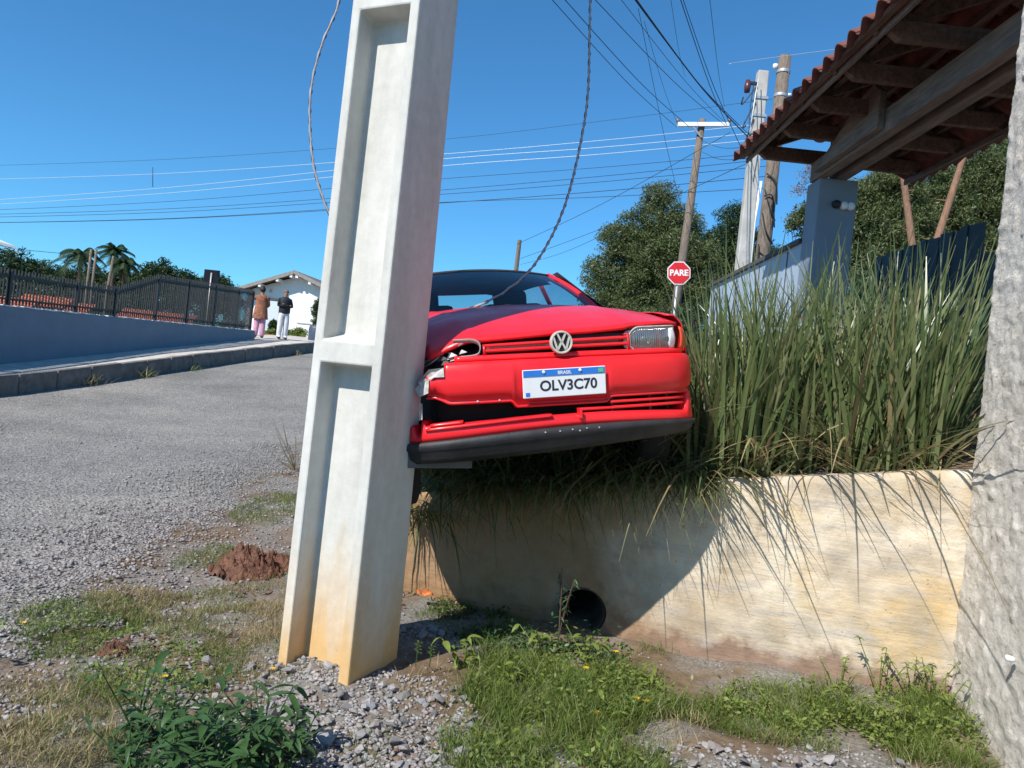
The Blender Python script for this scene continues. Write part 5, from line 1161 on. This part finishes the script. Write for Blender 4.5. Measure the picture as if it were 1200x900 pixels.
figure(p, R_(35), 'person', 'person in black jacket and white trousers standing with folded arms', zone_mat('man_cloth', [(0, (.05, .04, .035)), (.09, (.66, .66, .67)), (.94, (.016, .018, .024)), (1.49, SKIN)]),
       [((.25, -.03, 1.16), (.02, -.20, 1.20), (-.09, -.20, 1.22)), ((-.25, -.03, 1.16), (-.02, -.23, 1.17), (.09, -.23, 1.19))], [([(.086, -.01), (.09, .02), (.075, .075), (.04, .10), (0, .106)], bald, 'hair')],
       [('jacket', [(.165, .90), (.20, .95), (.20, 1.10), (.195, 1.25), (.215, 1.36), (.19, 1.44), (.09, 1.50)], plain('black_jacket', (.017, .019, .026), .75, .25, 6, .3, 12, dist=.02))])
p = at(303, 390, 26.6); p.z = walk_z(26.6) + .005
figure(p, R_(195), 'person', 'person in brown patterned tunic and pink trousers leaning on the fence end', zone_mat('woman_cloth', [(0, (.20, .12, .10)), (.08, (.62, .30, .40)), (.72, (.26, .11, .06)), (1.49, SKIN)]),
       [((.29, -.06, 1.30), (.38, -.20, 1.40), (.44, -.26, 1.42)), ((-.25, -.02, 1.15), (-.16, -.18, 1.08), (-.08, -.22, 1.08))], [([(.05, -.07), (.088, -.03), (.097, .02), (.085, .08), (.05, .115), (0, .125)], hairm, 'hair'), ([(0, .16), (.05, .14), (.055, .11), (.03, .09)], hairm, 'hair_bun')],
       [('tunic', [(.26, .66), (.245, .75), (.225, .92), (.20, 1.1), (.19, 1.25), (.205, 1.36), (.18, 1.44), (.08, 1.50)], plain('brown_tunic', (.26, .10, .055), .85, .55, 14, .3, 12, dist=.02))])

# ------------------------------------------------------------------ street poles, sign and wires
p = at(868, 330, 14); cp = thing('utility_pole', 'pale concrete utility pole with conduit rising behind the gate roof', 'pole', (p.x, p.y, road_z(14)))
top = at(893, 84, 14).z - cp.location.z
MB().hexa([(-.14, -.11, -.2), (.14, -.11, -.2), (.14, .11, -.2), (-.14, .11, -.2)], [(-.095, -.08, top), (.095, -.08, top), (.095, .08, top), (-.095, .08, top)]).build('shaft', M['concpole'], cp, bevel=.015)
MB().tube([(.15, -.06, 0), (.12, -.06, top * .62), (.16, -.06, top * .72)], .026, 8).build('conduit', M['white'], cp, True)
for k in range(4): MB().box((0, 0, top * .93 - k * .32), (.24, .2, .05)).build('strap', M['zinc'], cp)
for k in range(3):
    a, b_ = Vector((-.1, -.1, top - .3 - k * .3)), Vector((-.34 + .1 * k, -.15, top - .55 - k * .5)); MB().tube(catmull([a, (a + b_) / 2 + Vector((-.12, 0, -.25)), b_], 5), .012, 6).build('service_drop', M['cable'], cp)
MB().box((-.18, -.05, top - .25), (.16, .05, .05)).build('bracket', M['blackplastic'], cp); MB().lathe([(0, 0), (.05, 0), (.06, .1), (.04, .22), (0, .22)], Matrix.Translation((-.26, -.05, top - .42)), 12).build('insulator', plain('brown_glaze', (.09, .03, .035), .3, .1), cp, True)
p = at(889, 330, 15.5); wp = thing('utility_pole', 'old dark wooden utility pole standing behind the pale concrete pole', 'pole', (p.x, p.y, road_z(15)))
tz = at(920, 66, 15.5); wt = Vector((tz.x, tz.y, tz.z)) - Vector(wp.location)
MB().tube([(0, 0, -.2), wt * .5, wt], [.17, .145, .12], 14).build('shaft', M['polewood'], wp, True)
for k in range(3): MB().lathe([(.135, -.03), (.14, 0), (.135, .03)], Matrix.Translation(wt * (.96 - .06 * k)), 14).build('strap', M['zinc'], wp, True)
for k in range(4): c = wt * (.90 - .035 * k) + Vector((.17, 0, 0)); MB().lathe([(0, 0), (.04, .02), (.045, .06), (0, .08)], Matrix.Translation(c), 10).build('insulator', M['signwhite'], wp, True)
MB().lathe([(0, 0), (.05, .02), (.05, .1), (0, .12)], Matrix.Translation(wt * .965 + Vector((-.17, 0, 0))), 10).build('insulator', M['signwhite'], wp, True)
for k in range(7):
    z0 = wt * random.uniform(.35, .7); MB().tube(catmull([z0 + Vector((-.14, -.12, .2)), z0 + Vector((random.uniform(-.35, .3), -.2, random.uniform(-.3, .2))), z0 + Vector((.12, -.14, -.4))], 5), .014, 6).build('cable_loop', M['cable'], wp, True)
MB().box(wt * .42 + Vector((.0, -.17, 0)), (.14, .08, .22)).build('splice_box', M['blackplastic'], wp, bevel=.02)
for sg in (-1, 1): MB().beam(wt * .38 + Vector((-.16, -.2, sg * .1)), wt * .38 + Vector((.14, -.2, -sg * .1)), .02, .035).build('cross_tie', M['zinc'], wp)
b0, t0 = at(797, 310, 22), at(823, 140, 22); xp = thing('utility_pole', 'leaning wooden pole with a white crossarm behind the stop sign', 'pole', (b0.x - (t0.x - b0.x) * .5, 22, road_z(22)))
tt = t0 - Vector(xp.location); MB().tube([(0, 0, -.2), tt * .5, tt], [.15, .125, .095], 12).build('shaft', M['polewood'], xp, True)
A, B_ = at(793, 147.5, 22) - Vector(xp.location), at(853, 147.5, 22) - Vector(xp.location); MB().beam(A + Vector((0, -.12, 0)), B_ + Vector((0, -.12, 0)), .09, .11).build('crossarm', M['signwhite'], xp)
MB().beam(tt + Vector((-.35, -.14, -.2)), tt + Vector((0, -.12, -.55)), .03, .04).build('brace', M['zinc'], xp)
for q in (A, B_): MB().lathe([(0, 0), (.035, 0), (.05, .06), (.03, .12), (0, .12)], Matrix.Translation(q + Vector((0, -.12, .05))), 10).build('insulator', plain('insulator_brown', (.2, .12, .1), .4, .1), xp, True)
p = at(605, 300, 45); fp = thing('utility_pole', 'thin far pole top rising behind the car roof', 'pole', (p.x, p.y, 2.4)); MB().tube([(0, 0, 0), (.1, 0, at(606, 281, 45).z - 2.4)], [.16, .12], 8).build('shaft', M['polewood'], fp)
for px, t_, D, lab in ((104, 292, 40, 'pale pole in front of the palm crowns'), (110, 292, 40.5, 'second pale pole right next to the first'), (128, 300, 38, 'leaning pale pole right of the palms')):
    a, c = at(px - 3, 345, D), at(px + (3 if px < 120 else 5), t_, D); q = thing('utility_pole', lab, 'pole', (a.x, a.y, 1.6)); MB().tube([(0, 0, 0), a - Vector(q.location), c - Vector(q.location)], [.08, .075, .06], 8).build('shaft', M['polewood'], q, True)
# octagonal stop sign
sp_ = at(795.5, 320, 16); ss = thing('stop_sign', 'red octagonal sign reading PARE on a thin post among the leaves', 'sign', (sp_.x, sp_.y, road_z(16)))
zc = sp_.z - ss.location.z; RS = 14.6 * 16 / FPX
MS = Matrix.Translation((0, 0, zc)) @ Matrix.Rotation(R_(90), 4, 'X') @ Matrix.Rotation(R_(5.5), 4, 'Z')
def octo(r, d, z0, mat, nm):
    vs = [MS @ Vector((r * math.cos(R_(22.5 + 45*k)), r * math.sin(R_(22.5 + 45*k)), z)) for z in (z0, z0 + d) for k in range(8)]
    return MB().add(vs, [tuple(range(8))[::-1], tuple(range(8, 16))] + [(k, (k+1) % 8, (k+1) % 8 + 8, k + 8) for k in range(8)]).build(nm, mat, ss)
octo(RS, .006, 0, M['signwhite'], 'border_plate'); octo(RS * .915, .004, .007, M['signred'], 'red_face')
text_mesh('PARE', RS * .66, M['signwhite'], 'lettering', ss, MS @ Matrix.Translation((0, 0, .013)), .001, .006)
MB().tube([(0, .04, -.1), (0, .04, zc + .2)], .03, 10).build('post', M['zinc'], ss, True)
# wires
def wire(pts, r, mat, label, group, n=8):
    P_ = catmull(pts, n) if len(pts) > 2 else [Vector(p) for p in pts]; o = P_[0]; q = MB().tube([p - o for p in P_], r * .75, 5).build('overhead_wire', M[mat], None, True); q.location = o
    return tag(q, label, 'wire', group)
for k, (yl, ym, yr, D, mt, r) in enumerate(((190, 163, 122, 26, 'cable', .008), (206, 180, 150, 25, 'alu', .010), (233, 186, 160, 25, 'alu', .011), (238, 194, 168, 25, 'alu', .011), (243, 209, 184, 24, 'cable', .010), (247, 222, 192, 24, 'cable', .011), (250, 227, 200, 24, 'cable', .011), (256, 237, 212, 24, 'cable', .013), (256, 236, 226, 23, 'cable', .011))):
    pts = [at(-80, yl + 6, D + 8), at(200, (yl + ym) / 2 + 10, D + 5), at(500, ym + 2, D + 2), at(700, (ym + yr) / 2, D), at(905, yr - 6, D - 3)]
    wire(pts, r, mt, ORD[k] + (' wire from the top' if k else ' and highest wire') + ' of the bundle slung across the street, ' + ('dark' if mt == 'cable' else 'pale'), 'dark wires across the street' if mt == 'cable' else 'pale conductors across the street')
for k, (a, b_, r, D0) in enumerate((((640, -8), (793, 149), .009, 12), ((655, -8), (808, 149), .010, 12), ((690, -8), (851, 148), .009, 12), ((722, -8), (853, 147), .007, 12), ((740, -8), (884, 168), .014, 10), ((738, -8), (880, 160), .008, 10), ((785, -8), (803, 90), .006, 12), ((795, -8), (852, 147), .011, 12), ((798, -8), (868, 172), .008, 12), ((831, -8), (849, 125), .007, 12), ((748, 10), (800, 250), .007, 14), ((755, 25), (795, 148), .006, 14))):
    p0, p1 = at(*a, D0), at(*b_, 22 if b_[0] < 856 else 14); mid = (p0 + p1) / 2 - Vector((0, 0, .12)); wire([p0, mid, p1], r, 'cable', ORD[k] + ' dark wire fanning down to the crossarm pole, counted from the fallen cable', 'wires running to the crossarm pole')
for k, (a, b_, r) in enumerate((((606, 286), (856, 155), .010), ((610, 303), (878, 190), .010), ((610, 310), (735, 262), .008), ((823, 165), (880, 172), .01), ((823, 178), (875, 186), .01))):
    p0, p1 = at(*a, 30), at(*b_, 20); wire([p0, (p0 + p1) / 2 - Vector((0, 0, .15)), p1], r, 'cable', ORD[k] + ' dark wire between the far pole and the gate roof poles', 'wires from the far pole')
wire([at(10, 290, 17), at(40, 294, 30), at(108, 300, 40)], .014, 'cable', 'dark wire from the white awning to the pale poles', None); wire([at(0, 300, 30), at(50, 305, 35), at(104, 306, 40)], .012, 'cable', 'lower dark wire towards the pale poles', None)
wire([at(179, 196, 25), at(179, 219, 25)], .014, 'cable', 'short broken wire end dangling below the street wires', None)
wire([at(856, 75, 12), at(872, 72, 14), at(1000, 55, 16)], .007, 'alu', 'pale wire above the concrete pole top', None)
wire([at(875, 180, 13.6), at(884, 120, 13.6), at(889, 92, 13.8)], .012, 'alu', 'pale service cable hanging beside the concrete pole', None)
wire([at(880, 190, 13.5), at(878, 140, 13.5), at(884, 95, 13.8)], .010, 'cable', 'dark service cable looped beside the concrete pole', None)
# fallen cable looping from the pole top, over the bonnet
def rope(pxs, label):
    pts = [at(*p_) for p_ in pxs]; P_ = catmull(pts, 10); o = P_[0]; r_ = .0058
    m = MB().tube([p_ - o for p_ in P_], r_, 8); t = thing('fallen_cable', label, 'cable', o); m.build('strand', M['cablelight'], t, True)
    for ph in (0, math.pi):
        pts2 = []; s = 0
        Pf = [P_[i].lerp(P_[i+1], f / 6) for i in range(len(P_) - 1) for f in range(6)]
        for i, p_ in enumerate(Pf):
            if i: s += (p_ - Pf[i-1]).length
            pts2.append(p_ - o + Vector((math.cos(s * 60 + ph) * r_, 0, math.sin(s * 60 + ph) * r_)))
        MB().tube(pts2, r_ * .62, 5).build('twisted_strand', M['cable' if ph else 'cablelight'], t, True)
rope([(402, -30, 4.3), (395, 10, 4.3), (378, 50, 4.3), (366, 95, 4.3), (363, 140, 4.3), (367, 190, 4.3), (376, 225, 4.3), (388, 255, 4.3), (402, 285, 4.3), (430, 328, 4.3), (462, 362, 4.2), (486, 380, 4.15)], 'loop of fallen twisted cable hanging on the road side of the pole')
rope([(692, -30, 4.6), (691, 40, 4.6), (689, 110, 4.6), (681, 165, 4.6), (667, 225, 4.55), (650, 270, 4.5), (625, 312, 4.45), (598, 337, 4.42), (574, 352, 4.42), (553, 361, 4.40), (525, 371, 4.3), (500, 377, 4.2), (478, 382, 4.1)], 'fallen twisted cable dropping across the red bonnet behind the pole')
